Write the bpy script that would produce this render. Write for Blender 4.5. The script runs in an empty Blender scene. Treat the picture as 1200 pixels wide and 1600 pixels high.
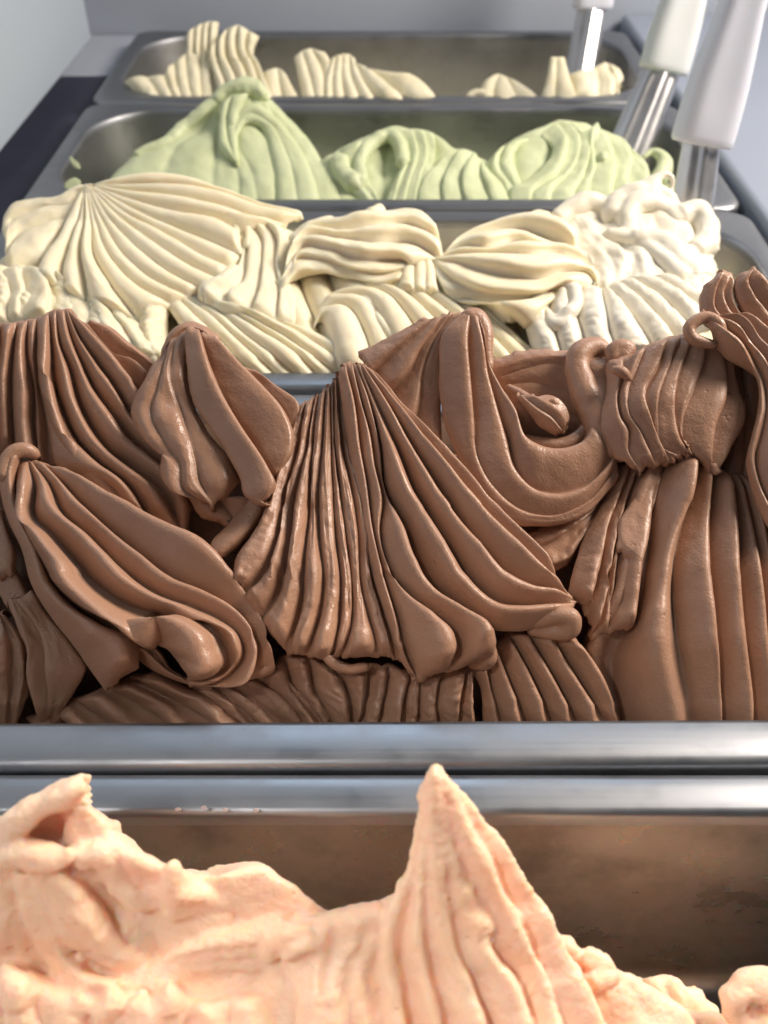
import bpy, math, random
import numpy as np
from mathutils import Vector

R = math.radians
sc = bpy.context.scene

# ------------------------------------------------------------------ camera
CAM_H = 0.200          # height of the lens above the pan rims (rims at z = 0)
PITCH = R(42.0)        # looking down
FPX = 1450.0           # focal length in pixels of the 1200x1600 photograph
cam_d = bpy.data.cameras.new("camera")
cam = bpy.data.objects.new("camera", cam_d)
sc.collection.objects.link(cam)
cam.location = (0, 0, CAM_H)
cam.rotation_euler = (R(90) - PITCH, 0, 0)
cam_d.sensor_fit = 'VERTICAL'
cam_d.sensor_height = 4.54
cam_d.lens = FPX / 1600.0 * 4.54
cam_d.clip_start = 0.005
cam_d.clip_end = 20
cam_d.dof.use_dof = True
cam_d.dof.focus_distance = 0.25
cam_d.dof.aperture_fstop = 2.1
sc.camera = cam

# ------------------------------------------------------------------ world, lamps, exposure
w = bpy.data.worlds.new("World")
sc.world = w
w.use_nodes = True
w.node_tree.nodes["Background"].inputs[0].default_value = (0.46, 0.48, 0.52, 1)
w.node_tree.nodes["Background"].inputs[1].default_value = 0.13


def area(name, loc, target, size, power, col):
    l = bpy.data.lights.new(name, 'AREA')
    l.shape = 'RECTANGLE'
    l.size, l.size_y = size
    l.energy = power
    l.color = col
    o = bpy.data.objects.new(name, l)
    sc.collection.objects.link(o)
    o.location = loc
    o.rotation_euler = (Vector(target) - Vector(loc)).to_track_quat('-Z', 'Y').to_euler()
    return o


area("window_light", (-0.15, 1.50, 0.90), (0, 0.28, 0), (1.3, 0.7), 16, (0.64, 0.81, 1.0))
area("ceiling_lamp", (0.62, 0.42, 0.56), (0.0, 0.12, 0), (0.34, 0.34), 10.5, (1.0, 0.89, 0.78))
area("orange_fill", (-0.20, -0.06, 0.42), (-0.01, 0.035, 0.01), (0.06, 0.06), 0.078, (1.0, 0.94, 0.89)).data.spread = R(36)  # added fill to brighten the orange sorbet, not a lamp of the counter
sc.view_settings.view_transform = 'Standard'
sc.view_settings.look = 'None'
sc.view_settings.exposure = 0.28
sc.view_settings.gamma = 1.0
sc.cycles.max_bounces = 6
sc.cycles.diffuse_bounces = 3
sc.cycles.use_adaptive_sampling = True
sc.cycles.adaptive_threshold = 0.02

# ------------------------------------------------------------------ helpers: tags, noise, mesh
C = sc.collection


def tag(o, label=None, cat=None, group=None, kind=None):
    if label: o["label"] = label
    if cat: o["category"] = cat
    if group: o["group"] = group
    if kind: o["kind"] = kind
    return o


def empty(name, loc):
    o = bpy.data.objects.new(name, None)
    o.empty_display_size = 0.02
    C.objects.link(o)
    o.location = loc
    return o


def mesh_obj(name, verts, faces, mat, parent=None, smooth=True, sharp=None):
    """faces: array (n,4) or list of tuples. verts in world space; stored relative to the parent."""
    v = np.asarray(verts, float).reshape(-1, 3)
    off = np.array(parent_origin(parent))
    me = bpy.data.meshes.new(name)
    if isinstance(faces, np.ndarray):
        n = len(faces); k = faces.shape[1]
        me.vertices.add(len(v)); me.vertices.foreach_set("co", (v - off).ravel())
        me.loops.add(n * k); me.loops.foreach_set("vertex_index", faces.astype(np.int32).ravel())
        me.polygons.add(n)
        me.polygons.foreach_set("loop_start", np.arange(0, n * k, k, dtype=np.int32))
        me.polygons.foreach_set("loop_total", np.full(n, k, dtype=np.int32))
        me.update(calc_edges=True)
    else:
        me.from_pydata([tuple(p) for p in (v - off)], [], [tuple(f) for f in faces])
    me.polygons.foreach_set("use_smooth", np.full(len(me.polygons), smooth))
    me.validate()
    me.update()
    if sharp is not None:
        me.set_sharp_from_angle(angle=R(sharp))
    me.materials.append(mat)
    o = bpy.data.objects.new(name, me)
    C.objects.link(o)
    if parent is not None: o.parent = parent
    return o


def parent_origin(p):
    t = np.zeros(3)
    while p is not None:
        t += np.array(p.location); p = p.parent
    return t


_rng = np.random.RandomState(7)
_perm = np.concatenate([_rng.permutation(256)] * 3)
_grad = _rng.normal(size=(256, 3)); _grad /= np.linalg.norm(_grad, axis=1)[:, None]


def noise3(p):
    """Perlin noise, p (...,3) -> (...) about -0.6..0.6"""
    p = np.asarray(p, float)
    i = np.floor(p).astype(int); f = p - i; i &= 255
    u = f * f * f * (f * (f * 6 - 15) + 10)
    def g(dx, dy, dz):
        h = _perm[_perm[_perm[(i[..., 0] + dx) & 255] + ((i[..., 1] + dy) & 255)] + ((i[..., 2] + dz) & 255)]
        gr = _grad[h]
        return gr[..., 0] * (f[..., 0] - dx) + gr[..., 1] * (f[..., 1] - dy) + gr[..., 2] * (f[..., 2] - dz)
    def lp(a, b, t): return a + (b - a) * t
    x00 = lp(g(0, 0, 0), g(1, 0, 0), u[..., 0]); x10 = lp(g(0, 1, 0), g(1, 1, 0), u[..., 0])
    x01 = lp(g(0, 0, 1), g(1, 0, 1), u[..., 0]); x11 = lp(g(0, 1, 1), g(1, 1, 1), u[..., 0])
    return lp(lp(x00, x10, u[..., 1]), lp(x01, x11, u[..., 1]), u[..., 2])


def fbm(p, oct=3):
    a, s, r = 1.0, 1.0, 0
    for k in range(oct):
        r = r + a * noise3(p * s + 17.3 * k); a *= 0.5; s *= 2.03
    return r


# ------------------------------------------------------------------ sight lines: where a thing seen in the photograph stands
_ct, _st = math.cos(PITCH), math.sin(PITCH)


def sight(px, py):
    a = (np.asarray(px, float) - 600) / FPX; b = (np.asarray(py, float) - 800) / FPX
    return np.stack([a, _ct - _st * b, -_st - _ct * b], -1)


def at(px, py, Y):
    d = sight(px, py)
    lam = np.asarray(Y, float) / d[..., 1]
    return np.array([0, 0, CAM_H]) + d * lam[..., None]


def ext_interp(x, xs, ys):
    xs = np.asarray(xs, float); ys = np.asarray(ys, float)
    y = np.interp(x, xs, ys)
    lo = (ys[1] - ys[0]) / (xs[1] - xs[0]); hi = (ys[-1] - ys[-2]) / (xs[-1] - xs[-2])
    return np.where(x < xs[0], ys[0] + (x - xs[0]) * lo, np.where(x > xs[-1], ys[-1] + (x - xs[-1]) * hi, y))


def catmull(pts, n):
    """centripetal-ish Catmull-Rom through pts (k,dim), n samples spaced by chord length"""
    p = np.asarray(pts, float)
    if len(p) == 2:
        t = np.linspace(0, 1, n)[:, None]
        return p[0] * (1 - t) + p[1] * t
    d = np.linalg.norm(np.diff(p[:, :2], axis=0), axis=1); d = np.maximum(d, 1e-6)
    s = np.concatenate([[0], np.cumsum(d)])
    m = np.zeros_like(p)
    m[1:-1] = ((p[1:-1] - p[:-2]) / d[:-1, None] * d[1:, None] + (p[2:] - p[1:-1]) / d[1:, None] * d[:-1, None]) / (d[1:] + d[:-1])[:, None]
    m[0] = (p[1] - p[0]) / d[0]; m[-1] = (p[-1] - p[-2]) / d[-1]
    q = np.linspace(0, s[-1], n)
    k = np.clip(np.searchsorted(s, q, side='right') - 1, 0, len(d) - 1)
    h = d[k][:, None]; t = ((q - s[k]) / d[k])[:, None]
    t2, t3 = t * t, t * t * t
    return (2 * t3 - 3 * t2 + 1) * p[k] + (t3 - 2 * t2 + t) * h * m[k] + (-2 * t3 + 3 * t2) * p[k + 1] + (t3 - t2) * h * m[k + 1]


PROF = {  # cross-section of one combed ridge, groove to groove
    'R': ([0, .06, .2, .4, .56, .66, .74, .84, .92, .97, 1], [0, .12, .36, .68, .92, .99, 1.0, .93, .72, .40, 0]),
    'L': ([0, .03, .08, .16, .26, .34, .44, .6, .8, .94, 1], [0, .40, .72, .93, 1.0, .99, .92, .68, .36, .12, 0]),
    'S': ([0, .06, .2, .35, .5, .65, .8, .94, 1], [0, .35, .75, .95, 1.0, .95, .75, .35, 0]),
}


def grid_normals(P):
    du = np.gradient(P, axis=0); dv = np.gradient(P, axis=1)
    n = np.cross(du, dv)
    n /= np.maximum(np.linalg.norm(n, axis=-1), 1e-12)[..., None]
    view = P - np.array([0, 0, CAM_H])
    flip = np.sign((n * view).sum(-1).sum()) or 1.0
    return -n * flip


def last_dir(B):
    v = B - np.array([0, 0, CAM_H])
    v /= np.linalg.norm(v, axis=-1)[:, None]
    v = v + np.array([0, 0.15, -0.12])
    return v / np.linalg.norm(v, axis=-1)[:, None]


class Gelato:
    def __init__(self, name, label, cat, loc, mat, table, rough=0.25, grain=0.10):
        self.root = tag(empty(name, loc), label, cat)
        self.mat = mat
        self.ty = [t[0] for t in table]; self.tY = [t[1] for t in table]
        self.rough, self.grain = rough, grain
        self.count = 0
        self.pool = None

    def world(self, pts, z=(0, 0, 1), d=0.0):
        p = np.asarray(pts, float)
        px = z[0] + p[..., 0] / z[2]; py = z[1] + p[..., 1] / z[2]
        P = at(px, py, ext_interp(py, self.ty, self.tY))
        u = sight(px, py); u /= np.linalg.norm(u, axis=-1)[..., None]
        return P - u * (np.asarray(d, float) * 1e-3)[..., None]

    def fold(self, rails, z=(0, 0, 1), d=(0, 0), arch=0.0, hr=0.45, prof='R', env=(0.12, 0.06), hmax=4.5,
             rough=None, grain=None, K=None, M=None, skirt=14.0, edge=1.3, name='fold', scal=0.0, mat=None, wob=0.0, sfreq=1.1, lean=0.10, tear=1.2, dens=1):
        """One combed fold: rails are the grooves from one side to the other, each traced along the stroke."""
        self.count += 1
        seed = self.count * 13.7
        rough = self.rough if rough is None else rough
        grain = self.grain if grain is None else grain
        R_ = len(rails)
        M = M or 72
        K = K or (14 if R_ > 2 else 26)
        px = []
        for i, r in enumerate(rails):
            q = np.array([(p[0], p[1], p[2] if len(p) > 2 else 0.0) for p in r], float)
            c = catmull(q, M)
            s = np.linspace(0, 1, M)
            v = i / max(1, R_ - 1)
            dd = d[0] + (d[1] - d[0]) * s + arch * (1 - (2 * v - 1) ** 2) * np.sin(np.pi * np.clip(s * .8 + .1, 0, 1)) + c[:, 2]
            px.append(self.world(c[:, :2], z, dd))
        rl = np.array(px)                      # (R,M,3)
        if dens > 1:
            ins = [rl[0]]
            for a_, b_ in zip(rl[:-1], rl[1:]):
                f_ = 0.5 + 0.55 * noise3(np.stack([np.linspace(0, 3, M), np.full(M, len(ins) * 1.37), np.full(M, seed)], -1))
                ins += [a_ * (1 - f_)[:, None] + b_ * f_[:, None], b_]
            rl = np.array(ins); R_ = len(rl)
        # loft across
        n_v = (R_ - 1) * K + 1
        P = np.zeros((M, n_v, 3))
        vv = np.linspace(0, R_ - 1, n_v)
        seg = np.minimum(vv.astype(int), R_ - 2); t = vv - seg
        def rail(i): return np.where((i < 0)[:, None, None], 2 * rl[0] - rl[1], np.where((i >= R_)[:, None, None], 2 * rl[-1] - rl[-2], rl[np.clip(i, 0, R_ - 1)]))
        p0, p1, p2, p3 = rail(seg - 1), rail(seg), rail(seg + 1), rail(seg + 2)
        tt = t[:, None, None]
        lin = p1 * (1 - tt) + p2 * tt
        cr = 0.5 * (2 * p1 + (p2 - p0) * tt + (2 * p0 - 5 * p1 + 4 * p2 - p3) * tt ** 2 + (3 * p1 - p0 - 3 * p2 + p3) * tt ** 3)
        P = np.transpose(0.5 * lin + 0.5 * cr, (1, 0, 2))
        N = grid_normals(P)
        # ridges
        wid = np.linalg.norm(np.diff(rl, axis=0), axis=-1)        # (R-1,M)
        kern = np.ones(9) / 9
        wid = np.array([np.convolve(np.pad(x, 4, mode='edge'), kern, 'valid') for x in wid])
        wv = wid[seg].T                                           # (M,n_v)
        s = np.linspace(0, 1, M)[:, None]
        ev = np.clip(s / max(env[0], 1e-4), 0, 1) ** 0.6 * np.clip((1 - s) / max(env[1], 1e-4), 0, 1) ** 0.6
        ev = 0.12 + 0.88 * ev
        xs, ys = PROF[prof]
        b = np.interp(t, xs, ys)
        # smooth the profile a little
        amp = np.minimum(hr * wv, hmax * 1.7e-3)
        var = 1 + 0.30 * noise3(np.stack([np.broadcast_to(s * 3.1, (M, n_v)), np.broadcast_to(seg[None] * 5.3, (M, n_v)), np.full((M, n_v), seed)], -1))
        H = amp * b[None] * ev * var
        # hand-made irregularity
        coarse = fbm(P * 70 + seed, 2) * rough * 2.2e-3
        L = np.linalg.norm(np.diff(rl.mean(0), axis=0), axis=-1).sum()
        stro = fbm(np.stack([np.broadcast_to(s * L * 55, (M, n_v)), np.broadcast_to(vv[None] * sfreq, (M, n_v)), np.full((M, n_v), seed + 3)], -1), 3) * rough * 1.5e-3
        fine = fbm(P * 520 + seed, 2) * grain * 1e-3
        if scal:
            sc_ = noise3(np.stack([np.broadcast_to(s * L * 260, (M, n_v)), np.broadcast_to(vv[None] * 1.7, (M, n_v)), np.full((M, n_v), seed + 9)], -1))
            H = H + np.abs(sc_) * scal * 1e-3 * b[None] * 2
        if prof != 'S':
            Tq = np.gradient(P, axis=1); Tq /= np.maximum(np.linalg.norm(Tq, axis=-1), 1e-9)[..., None]
            P = P + Tq * ((lean if prof == 'R' else -lean) * wv * b[None] ** 1.5 * ev * np.minimum(1, hmax * 1.7e-3 / np.maximum(hr * wv, 1e-9)))[..., None]
        P = P + N * (H + coarse + stro + fine)[..., None]
        if wob:
            T = np.gradient(P, axis=1); T /= np.maximum(np.linalg.norm(T, axis=-1), 1e-9)[..., None]
            P = P + T * (fbm(np.stack([np.broadcast_to(s * L * 90, (M, n_v)), np.broadcast_to(vv[None] * .8, (M, n_v)), np.full((M, n_v), seed + 5)], -1), 2) * wob * 1e-3)[..., None]
        if tear:
            Tu = np.gradient(P, axis=0); Tu /= np.maximum(np.linalg.norm(Tu, axis=-1), 1e-9)[..., None]
            jag = noise3(np.stack([vv * 4.1, np.full(n_v, seed), np.zeros(n_v)], -1)) + 0.6 * noise3(np.stack([vv * 11.0, np.full(n_v, seed + 2), np.zeros(n_v)], -1))
            P = P + Tu * (np.clip((s - .82) / .18, 0, 1) ** 2 * jag[None] * tear * 2.2e-3)[..., None]
        # rounded, tucked-in border
        N2 = grid_normals(P)
        idx = np.arange(M * n_v).reshape(M, n_v)
        loop = [(0, j) for j in range(n_v)] + [(i, n_v - 1) for i in range(1, M)] + [(M - 1, j) for j in range(n_v - 2, -1, -1)] + [(i, 0) for i in range(M - 2, 0, -1)]
        li = np.array([a for a, _ in loop]); lj = np.array([b_ for _, b_ in loop])
        inn = np.stack([np.clip(li, 2, M - 3), np.clip(lj, 2, n_v - 3)], -1)
        B = P[li, lj]; out = B - P[inn[:, 0], inn[:, 1]]
        nb = N2[inn[:, 0], inn[:, 1]]
        out = out - nb * (out * nb).sum(-1)[:, None]
        out /= np.maximum(np.linalg.norm(out, axis=-1), 1e-9)[:, None]
        def sm(a, k=3):
            for _ in range(k): a = (np.roll(a, 1, 0) + a * 2 + np.roll(a, -1, 0)) / 4
            return a / np.maximum(np.linalg.norm(a, axis=-1), 1e-9)[:, None]
        out, nb = sm(out, 6), sm(nb, 6)
        rr = edge * 1e-3 * (1 + 0.5 * noise3(B * 300 + seed))[:, None]
        rings = []
        for a in (25, 50, 75, 95):
            a = R(a); rings.append(B + out * rr * math.sin(a) - nb * rr * (1 - math.cos(a)))
        back = last_dir(B)
        last = rings[-1]
        for kk in (0.3, 1.0): rings.append(last + back * skirt * 1e-3 * kk - out * rr * 1.5 * kk)
        verts = [P.reshape(-1, 3)] + rings
        nb0 = M * n_v; nl = len(loop)
        F = [np.stack([idx[:-1, :-1], idx[1:, :-1], idx[1:, 1:], idx[:-1, 1:]], -1).reshape(-1, 4)]
        prev = li * n_v + lj
        for k in range(len(rings)):
            cur = nb0 + k * nl + np.arange(nl)
            F.append(np.stack([prev, np.roll(prev, -1), np.roll(cur, -1), cur], -1)); prev = cur
        if self.pool is not None:
            c = rings[-1].mean(0); n_all = nb0 + len(rings) * nl
            self.pool.append((np.concatenate(verts + [c[None]]), [tuple(map(int, q)) for q in np.concatenate(F)] + [(int(prev[i]), int(prev[(i + 1) % nl]), n_all) for i in range(nl)]))
            return None
        return mesh_obj(name, np.concatenate(verts), np.concatenate(F), mat or self.mat, self.root)

    def melt(self, name, voxel=0.0007, smooth=3, amp=(0.55, 0.42), freq=(170, 560)):
        """fuse the pooled folds into one soft mass and roughen it with ice crystals"""
        V, F, n0 = [], [], 0
        for v, f in self.pool:
            V.append(v); F += [tuple(i + n0 for i in q) for q in f]; n0 += len(v)
        self.pool = None
        me = bpy.data.meshes.new("raw"); me.from_pydata([tuple(p) for p in np.concatenate(V)], [], F)
        o = bpy.data.objects.new("raw", me); C.objects.link(o)
        import bmesh
        bm = bmesh.new(); bm.from_mesh(me); bmesh.ops.recalc_face_normals(bm, faces=bm.faces); bm.to_mesh(me); bm.free()
        m = o.modifiers.new("merge", 'REMESH'); m.mode = 'VOXEL'; m.voxel_size = voxel
        k = o.modifiers.new("soften", 'SMOOTH'); k.iterations = smooth; k.factor = 0.5
        dg = bpy.context.evaluated_depsgraph_get(); dg.update()
        ev = bpy.data.meshes.new_from_object(o.evaluated_get(dg))
        n = len(ev.vertices)
        P = np.zeros(n * 3); ev.vertices.foreach_get("co", P); P = P.reshape(-1, 3)
        N = np.zeros(n * 3); ev.vertices.foreach_get("normal", N); N = N.reshape(-1, 3)
        h = fbm(P * freq[0], 3) * amp[0] * 1e-3 + (1 - 2.2 * np.abs(noise3(P * freq[1]))) * amp[1] * 1e-3 * np.clip(0.55 + 1.6 * noise3(P * 60 + 5), 0.1, 1.2)
        P = P + N * h[:, None]
        Fq = np.zeros(len(ev.loops), dtype=np.int32); ev.loops.foreach_get("vertex_index", Fq)
        bpy.data.objects.remove(o); 
        out = mesh_obj(name, P, Fq.reshape(-1, 4), self.mat, self.root)
        return out

    def tubes(self, lst, z=(0, 0, 1), name='curl', voxel=0.0006, smooth=6, noise=0.4, mat=None, nfreq=140, flat=1.0, split=False):
        """soft rounded strands melted into one another; each strand = [(x, y, d_mm, radius_mm), ...]"""
        self.count += 1
        if split:
            return [self.tubes([t], z, name, voxel, smooth, noise, mat, nfreq, flat) for t in lst]
        V, F, n0 = [], [], 0
        for ti, tb in enumerate(lst):
            a = np.array(tb, float)
            n = max(10, 7 * len(a))
            c = catmull(a, n)
            P = self.world(c[:, :2], z, c[:, 2]); r = np.maximum(c[:, 3], 0.3) * 1e-3
            T = np.gradient(P, axis=0); T /= np.linalg.norm(T, axis=1)[:, None]
            ref = np.array([0, -0.6, 0.8])
            A = np.cross(T, ref); A /= np.maximum(np.linalg.norm(A, axis=1), 1e-6)[:, None]
            Bn = np.cross(T, A)
            k = 14
            # rounded ends
            Pe = np.concatenate([[P[0] - T[0] * r[0] * .8], P, [P[-1] + T[-1] * r[-1] * .8]])
            re = np.concatenate([[r[0] * .25], r, [r[-1] * .25]])
            A = np.concatenate([A[:1], A, A[-1:]]); Bn = np.concatenate([Bn[:1], Bn, Bn[-1:]])
            ang = np.linspace(0, 2 * np.pi, k, endpoint=False)
            ring = Pe[:, None] + re[:, None, None] * (np.cos(ang)[None, :, None] * A[:, None] + np.sin(ang)[None, :, None] * flat * Bn[:, None])
            m = len(Pe)
            ring = ring + (ring - Pe[:, None]) * (fbm(ring * nfreq + self.count * 7 + ti, 2) * noise)[..., None]
            idx = n0 + np.arange(m * k).reshape(m, k)
            F += [tuple(q) for q in np.stack([idx[:-1], np.roll(idx[:-1], -1, 1), np.roll(idx[1:], -1, 1), idx[1:]], -1).reshape(-1, 4)]
            V.append(ring.reshape(-1, 3))
            n1 = n0 + m * k
            V.append(Pe[:1]); V.append(Pe[-1:])
            for j in range(k):
                F.append((n1, idx[0, (j + 1) % k], idx[0, j])); F.append((n1 + 1, idx[-1, j], idx[-1, (j + 1) % k]))
            n0 = n1 + 2
        if self.pool is not None:
            self.pool.append((np.concatenate(V), [tuple(int(i) for i in f) for f in F]))
            return None
        o = mesh_obj(name, np.concatenate(V), [tuple(int(i) for i in f) for f in F], mat or self.mat, self.root)
        if voxel:
            m = o.modifiers.new("merge", 'REMESH'); m.mode = 'VOXEL'; m.voxel_size = voxel; m.use_smooth_shade = True
            s = o.modifiers.new("soften", 'SMOOTH'); s.iterations = smooth; s.factor = 0.5
        return o

    def base(self, pan, sink=9.0, zfun=None, rough=2.0, nx=150, ny=90, z_floor=-0.05, front=0.0):
        """the body of gelato below the folds, filling the pan"""
        y0, y1 = pan['yi0'] + 0.0015 , pan['yi1'] - 0.0015
        hx = pan['hxi'] - 0.0015
        ys = np.linspace(y0, y1, ny); xs = np.linspace(-hx, hx, nx) + pan['cx']
        X, Y = np.meshgrid(xs, ys)
        # height profile from the table
        pyv = np.linspace(self.ty[0], self.ty[-1], 60)
        Pz = at(np.full(60, 600.0), pyv, ext_interp(pyv, self.ty, self.tY))
        o = np.argsort(Pz[:, 1])
        if zfun is None:
            Z = np.interp(Y, Pz[o, 1], Pz[o, 2])
            yt = Pz[o, 1].max()
            Z = np.where(Y > yt, Z - (Y - yt) * 0.6, Z)
        else:
            Z = zfun(X, Y)
        Z = Z - sink * 1e-3 * (1 + 0.35 * np.clip((np.abs(X) - 0.10) / 0.05, 0, 1) * -1)
        p = np.stack([X * 45, Y * 45, np.zeros_like(X)], -1)
        Z = Z + fbm(p, 3) * rough * 1e-3
        # stay below the rim next to the walls, rounded corners of the pan
        rc = pan['rc']
        qx = np.maximum(np.abs(X - pan['cx']) - (hx - rc), 0); cyy = (y0 + y1) / 2
        qy = np.maximum(np.abs(Y - cyy) - ((y1 - y0) / 2 - rc), 0)
        rad = np.hypot(qx, qy)
        k = np.where(rad > rc, rc / np.maximum(rad, 1e-9), 1.0)
        X = np.where(rad > rc, pan['cx'] + np.sign(X - pan['cx']) * (hx - rc + qx * k), X)
        Y = np.where(rad > rc, cyy + np.sign(Y - cyy) * ((y1 - y0) / 2 - rc + qy * k), Y)
        edge = np.minimum(rc - np.minimum(rad, rc), 0.02) / 0.02
        lim = -0.004 + 0.035 * np.sqrt(np.clip(edge, 0, 1))
        Z = np.maximum(np.minimum(Z, np.maximum(lim, -0.012)), -0.085)
        V = np.stack([X, Y, Z], -1)
        idx = np.arange(nx * ny).reshape(ny, nx)
        F = np.stack([idx[:-1, :-1], idx[:-1, 1:], idx[1:, 1:], idx[1:, :-1]], -1).reshape(-1, 4)
        # side skirt
        loop = np.concatenate([idx[0, :], idx[1:, -1], idx[-1, -2::-1], idx[-2:0:-1, 0]])
        low = V.reshape(-1, 3)[loop].copy(); low[:, 2] = z_floor
        cur = nx * ny + np.arange(len(loop))
        F2 = np.stack([loop, cur, np.roll(cur, -1), np.roll(loop, -1)], -1)
        return mesh_obj('base', np.concatenate([V.reshape(-1, 3), low]), np.concatenate([F, F2]), self.mat, self.root)


# ------------------------------------------------------------------ materials
def nt(name):
    m = bpy.data.materials.new(name); m.use_nodes = True
    n = m.node_tree.nodes; l = m.node_tree.links
    return m, n, l, n["Principled BSDF"]


def gelato_mat(name, c1, c2, rough=(0.32, 0.6), sss=0.25, rad=(0.004, 0.002, 0.001), scale=1.0, bump=0.25, grain=1500, spec=0.5, bdist=0.0004):
    m, n, l, b = nt(name)
    tc = n.new('ShaderNodeTexCoord')
    big = n.new('ShaderNodeTexNoise'); big.inputs['Scale'].default_value = 45 * scale; big.inputs['Detail'].default_value = 3
    l.new(tc.outputs['Object'], big.inputs['Vector'])
    mix = n.new('ShaderNodeMix'); mix.data_type = 'RGBA'
    mix.inputs['A'].default_value = (*c1, 1); mix.inputs['B'].default_value = (*c2, 1)
    ramp = n.new('ShaderNodeMapRange'); ramp.inputs['From Min'].default_value = 0.35; ramp.inputs['From Max'].default_value = 0.68
    l.new(big.outputs['Fac'], ramp.inputs['Value']); l.new(ramp.outputs['Result'], mix.inputs['Factor'])
    l.new(mix.outputs['Result'], b.inputs['Base Color'])
    rn = big
    rr = n.new('ShaderNodeMapRange'); rr.inputs['From Min'].default_value = 0.35; rr.inputs['From Max'].default_value = 0.65
    rr.inputs['To Min'].default_value = rough[0]; rr.inputs['To Max'].default_value = rough[1]
    l.new(rn.outputs['Fac'], rr.inputs['Value']); l.new(rr.outputs['Result'], b.inputs['Roughness'])
    f = n.new('ShaderNodeTexNoise'); f.inputs['Scale'].default_value = grain; f.inputs['Detail'].default_value = 1
    l.new(tc.outputs['Object'], f.inputs['Vector'])
    g = n.new('ShaderNodeTexNoise'); g.inputs['Scale'].default_value = grain * 0.22; g.inputs['Detail'].default_value = 1
    l.new(tc.outputs['Object'], g.inputs['Vector'])
    ad = n.new('ShaderNodeMath'); ad.operation = 'MULTIPLY_ADD'; ad.inputs[1].default_value = 1.6
    l.new(g.outputs['Fac'], ad.inputs[0]); l.new(f.outputs['Fac'], ad.inputs[2])
    vo = n.new('ShaderNodeTexVoronoi'); vo.inputs['Scale'].default_value = 260 * scale
    l.new(tc.outputs['Object'], vo.inputs['Vector'])
    pr = n.new('ShaderNodeMapRange'); pr.inputs['From Min'].default_value = 0.04; pr.inputs['From Max'].default_value = 0.16
    pr.inputs['To Min'].default_value = -2.2; pr.inputs['To Max'].default_value = 0.0
    l.new(vo.outputs['Distance'], pr.inputs['Value'])
    pm = n.new('ShaderNodeMapRange'); pm.inputs['From Min'].default_value = 0.50; pm.inputs['From Max'].default_value = 0.62
    l.new(big.outputs['Fac'], pm.inputs['Value'])
    px_ = n.new('ShaderNodeMath'); px_.operation = 'MULTIPLY_ADD'
    l.new(pr.outputs['Result'], px_.inputs[0]); l.new(pm.outputs['Result'], px_.inputs[1]); l.new(ad.outputs[0], px_.inputs[2])
    bp = n.new('ShaderNodeBump'); bp.inputs['Strength'].default_value = bump; bp.inputs['Distance'].default_value = bdist
    l.new(px_.outputs[0], bp.inputs['Height']); l.new(bp.outputs['Normal'], b.inputs['Normal'])
    b.inputs['Subsurface Weight'].default_value = sss
    b.inputs['Subsurface Radius'].default_value = (1, rad[1] / rad[0], rad[2] / rad[0])
    b.inputs['Subsurface Scale'].default_value = rad[0]
    b.inputs['Specular IOR Level'].default_value = spec
    return m


M_choc = gelato_mat("chocolate", (0.40, 0.226, 0.146), (0.335, 0.184, 0.115), rough=(0.30, 0.55), sss=0.0, rad=(0.003, 0.0016, 0.001), bump=0.35, spec=0.52)
M_cream = gelato_mat("cream", (0.87, 0.79, 0.59), (0.84, 0.745, 0.52), rough=(0.38, 0.56), sss=0.4, rad=(0.005, 0.0034, 0.0016), bump=0.2)
M_white = gelato_mat("white_cream", (0.82, 0.77, 0.65), (0.79, 0.73, 0.59), rough=(0.3, 0.5), sss=0.0, rad=(0.004, 0.003, 0.002), bump=0.25)
M_green = gelato_mat("green", (0.60, 0.66, 0.425), (0.555, 0.615, 0.37), rough=(0.45, 0.65), sss=0.0, rad=(0.004, 0.004, 0.0016), bump=0.3)
M_yellow = gelato_mat("vanilla", (0.83, 0.78, 0.59), (0.78, 0.71, 0.49), rough=(0.45, 0.65), sss=0.0, rad=(0.004, 0.003, 0.0015), bump=0.3)
M_orange = gelato_mat("orange", (1.0, 0.675, 0.49), (0.99, 0.60, 0.40), rough=(0.45, 0.7), sss=0.65, rad=(0.0045, 0.0019, 0.0008), bump=0.55, grain=800, bdist=0.0006)


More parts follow.
